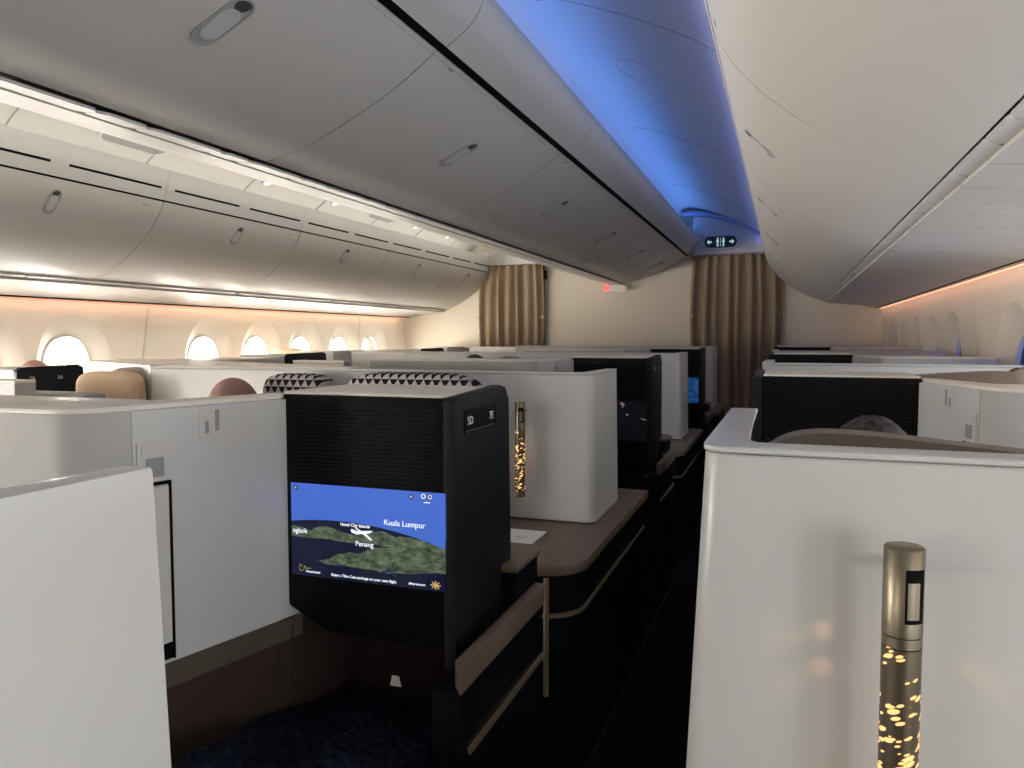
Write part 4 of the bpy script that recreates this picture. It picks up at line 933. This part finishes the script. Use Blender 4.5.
# ------------------------------------------------------------------ people
def person(label, head, face_y, skin, hair=None, lean=.35, hair_cover=.0):
    """seated, reclined figure: head centre at `head`, looks along face_y (+1 forward, -1 back)"""
    hx, hy, hz = head; root = thing('person', label, 'person', (hx, hy, 0))
    s = face_y; r = .098
    # one continuous body grown from a skeleton
    V_ = [(0, s * .30, .50), (0, s * .18, .66), (0, s * .07, .80), (0, s * .03, hz - .13), (0, s * .01, hz - .06),
          (-.17, s * .06, .83), (-.22, s * .20, .64), (-.16, s * .40, .58), (.17, s * .06, .83), (.22, s * .20, .64), (.16, s * .40, .58),
          (-.10, s * .42, .50), (-.12, s * .78, .50), (-.12, s * .92, .12), (.10, s * .42, .50), (.12, s * .78, .50), (.12, s * .92, .12)]
    E_ = [(0, 1), (1, 2), (2, 3), (3, 4), (2, 5), (5, 6), (6, 7), (2, 8), (8, 9), (9, 10), (0, 11), (11, 12), (12, 13), (0, 14), (14, 15), (15, 16)]
    Rr = [.13, .12, .12, .055, .052, .055, .043, .03, .055, .043, .03, .085, .065, .045, .085, .065, .045]
    me = bpy.data.meshes.new('body'); me.from_pydata(V_, E_, []); o = bpy.data.objects.new('body', me); COL.objects.link(o)
    md = o.modifiers.new('skin', 'SKIN'); o.modifiers.new('sub', 'SUBSURF').levels = 1
    for i, q in enumerate(Rr): me.skin_vertices[0].data[i].radius = (q, q * .8)
    me.skin_vertices[0].data[0].use_root = True
    dg = bpy.context.evaluated_depsgraph_get(); m2 = bpy.data.meshes.new_from_object(o.evaluated_get(dg)); bpy.data.objects.remove(o)
    m2.materials.clear(); m2.materials.append(M['cloth']); m2.name = 'body'
    for p in m2.polygons: p.use_smooth = True
    o = bpy.data.objects.new('body', m2); COL.objects.link(o); o.parent = root
    # head with cranium, jaw, nose, brow, ears; tilted back with the recline
    bm = B(); bmesh.ops.create_uvsphere(bm, u_segments=32, v_segments=24, radius=1)
    for v in bm.verts:
        x, y, z = v.co; f = max(0, y)
        w_ = .078 * (1 - .22 * max(0, -z)) ; dpt = .098 if y < 0 else .092
        v.co = (x * w_, y * dpt + (.012 * max(0, -z) if y > 0 else -.0), z * .112)
        fx, fz = x, z
        if y > .5:
            v.co.y += .022 * math.exp(-(fx * fx) / .02 - (fz + .12) ** 2 / .03)                  # nose
            v.co.y += .006 * math.exp(-(fz - .18) ** 2 / .01) * (1 - abs(fx))                     # brow
            v.co.y -= .010 * (math.exp(-((fx - .36) ** 2) / .02 - (fz - .02) ** 2 / .012) + math.exp(-((fx + .36) ** 2) / .02 - (fz - .02) ** 2 / .012))
            v.co.y += .005 * math.exp(-fx * fx / .08 - (fz + .48) ** 2 / .004) - .004 * math.exp(-fx * fx / .08 - (fz + .54) ** 2 / .0015)
    for sx in (-1, 1):
        em = bmesh.ops.create_uvsphere(bm, u_segments=10, v_segments=8, radius=1)
        for v in em['verts']: v.co = (sx * .078 + v.co.x * .009, -.005 + v.co.y * .018, -.01 + v.co.z * .030)
    hd = obj('head', bm, skin, root, smooth=180); hd.location = (0, 0, hz); hd.rotation_euler = (s * 0 + lean, 0, 0 if s > 0 else PI)
    if hair:
        bm = B(); bmesh.ops.create_uvsphere(bm, u_segments=32, v_segments=24, radius=1)
        kill = [v for v in bm.verts if (v.co.y > .25 and v.co.z < .62 + .3 * (v.co.y - .6)) or v.co.z < -.45]
        bmesh.ops.delete(bm, geom=kill, context='VERTS')
        rnd = random.Random(3)
        for v in bm.verts:
            x, y, z = v.co; j = 1 + rnd.uniform(-.015, .02); v.co = (x * .084 * j, y * .104 * j, z * .118 * j)
        obj('hair', bm, hair, hd, smooth=180)
    for sx in (-1, 1):
        bm = B(); bmesh.ops.create_uvsphere(bm, u_segments=12, v_segments=8, radius=.009); bmesh.ops.translate(bm, verts=bm.verts, vec=(sx * .028, .074, .003)); obj('eye', bm, M['paper'], hd, smooth=180)
        # five-fingered hands resting on the lap
        bm = B(); bx, by = sx * .16, s * .42
        puffv = B(); puff(bm, .032, .042, .013, 2.6, 16, 8); bmesh.ops.translate(bm, verts=bm.verts, vec=(0, s * .05, 0))
        for q in range(4):
            xx = (-.024 + .016 * q); L_ = (.062, .07, .066, .052)[q]
            tube(bm, [(xx, s * .075, 0), (xx, s * (.075 + L_ * .55), .004), (xx, s * (.075 + L_), -.012)], [.0085, .008, .006], 8)
        tube(bm, [(-sx * .026, s * .03, 0), (-sx * .048, s * .055, -.002), (-sx * .052, s * .078, -.008)], [.010, .009, .007], 8)
        puffv.free(); h_ = obj('hand', bm, skin, root, smooth=180); h_.location = (bx, by, .585)
    return root
person('bald person resting their head in the middle block beside a patterned cushion', (-.005, 2.10, .958), -1, M['skin'], None, -.25)
person('grey-haired person seated low behind the nearest right partition', (1.872, 1.53, .942), 1, M['skin_d'], M['hair_g'], .15)
person('black-haired person whose hair shows beyond the second partition', (-.03, 4.28, .985), -1, M['skin_d'], M['hair_b'], -.2)
person('person with a flushed bare scalp just above the left-row black console', (-2.27, 3.2, .965), -1, M['skin'], None, -.25)

# ------------------------------------------------------------------ blanket over legs in the footwell
root = thing('footrest', 'dark padded footrest in the footwell under the flight-map monitor', 'footrest', (.965, .92, 0))
bm = B(); box(bm, -.16, .18, -.42, .52, .02, .395, .03); obj('cushion', bm, M['navy'], root, smooth=40)
root = thing('blanket', 'dark blue patterned knitted blanket heaped over legs in the footwell', 'blanket', (.945, .92, .055))
bm = B(); nx, ny = 50, 70; g = []
for j in range(ny + 1):
    row = []
    for i in range(nx + 1):
        u, v = i / nx * 2 - 1, j / ny
        x = .01 + u * .20; y = -.40 + .86 * v
        leg = max(math.exp(-((u + .38) / .34) ** 2), math.exp(-((u - .40) / .34) ** 2))
        yl = y; z = 0.40 + (.085 - .22 * yl) * leg + .010 * math.sin(7 * u + 9 * v) + .006 * math.sin(19 * u - 14 * v) + .003 * math.sin(41 * u + 33 * v)
        z = max(z, .372) if abs(u) < .93 else .37
        row.append(bm.verts.new((x, y, z)))
    g.append(row)
for a, b in zip(g, g[1:]):
    for i in range(nx): bm.faces.new((a[i], a[i + 1], b[i + 1], b[i]))
o = obj('knit', bm, M['blanket'], root, smooth=180); md = o.modifiers.new('thick', 'SOLIDIFY'); md.thickness = .008; md.offset = 1
root = thing('paper_slip', 'tiny white slip tucked under the monitor above the blanket', 'paper', (1.02, 1.30, .525))
bm = B(); prism(bm, [(-.012, 0), (.012, 0), (.007, .02), (-.007, .02)], -.001, .001, axis='y'); obj('slip', bm, M['paper'], root)
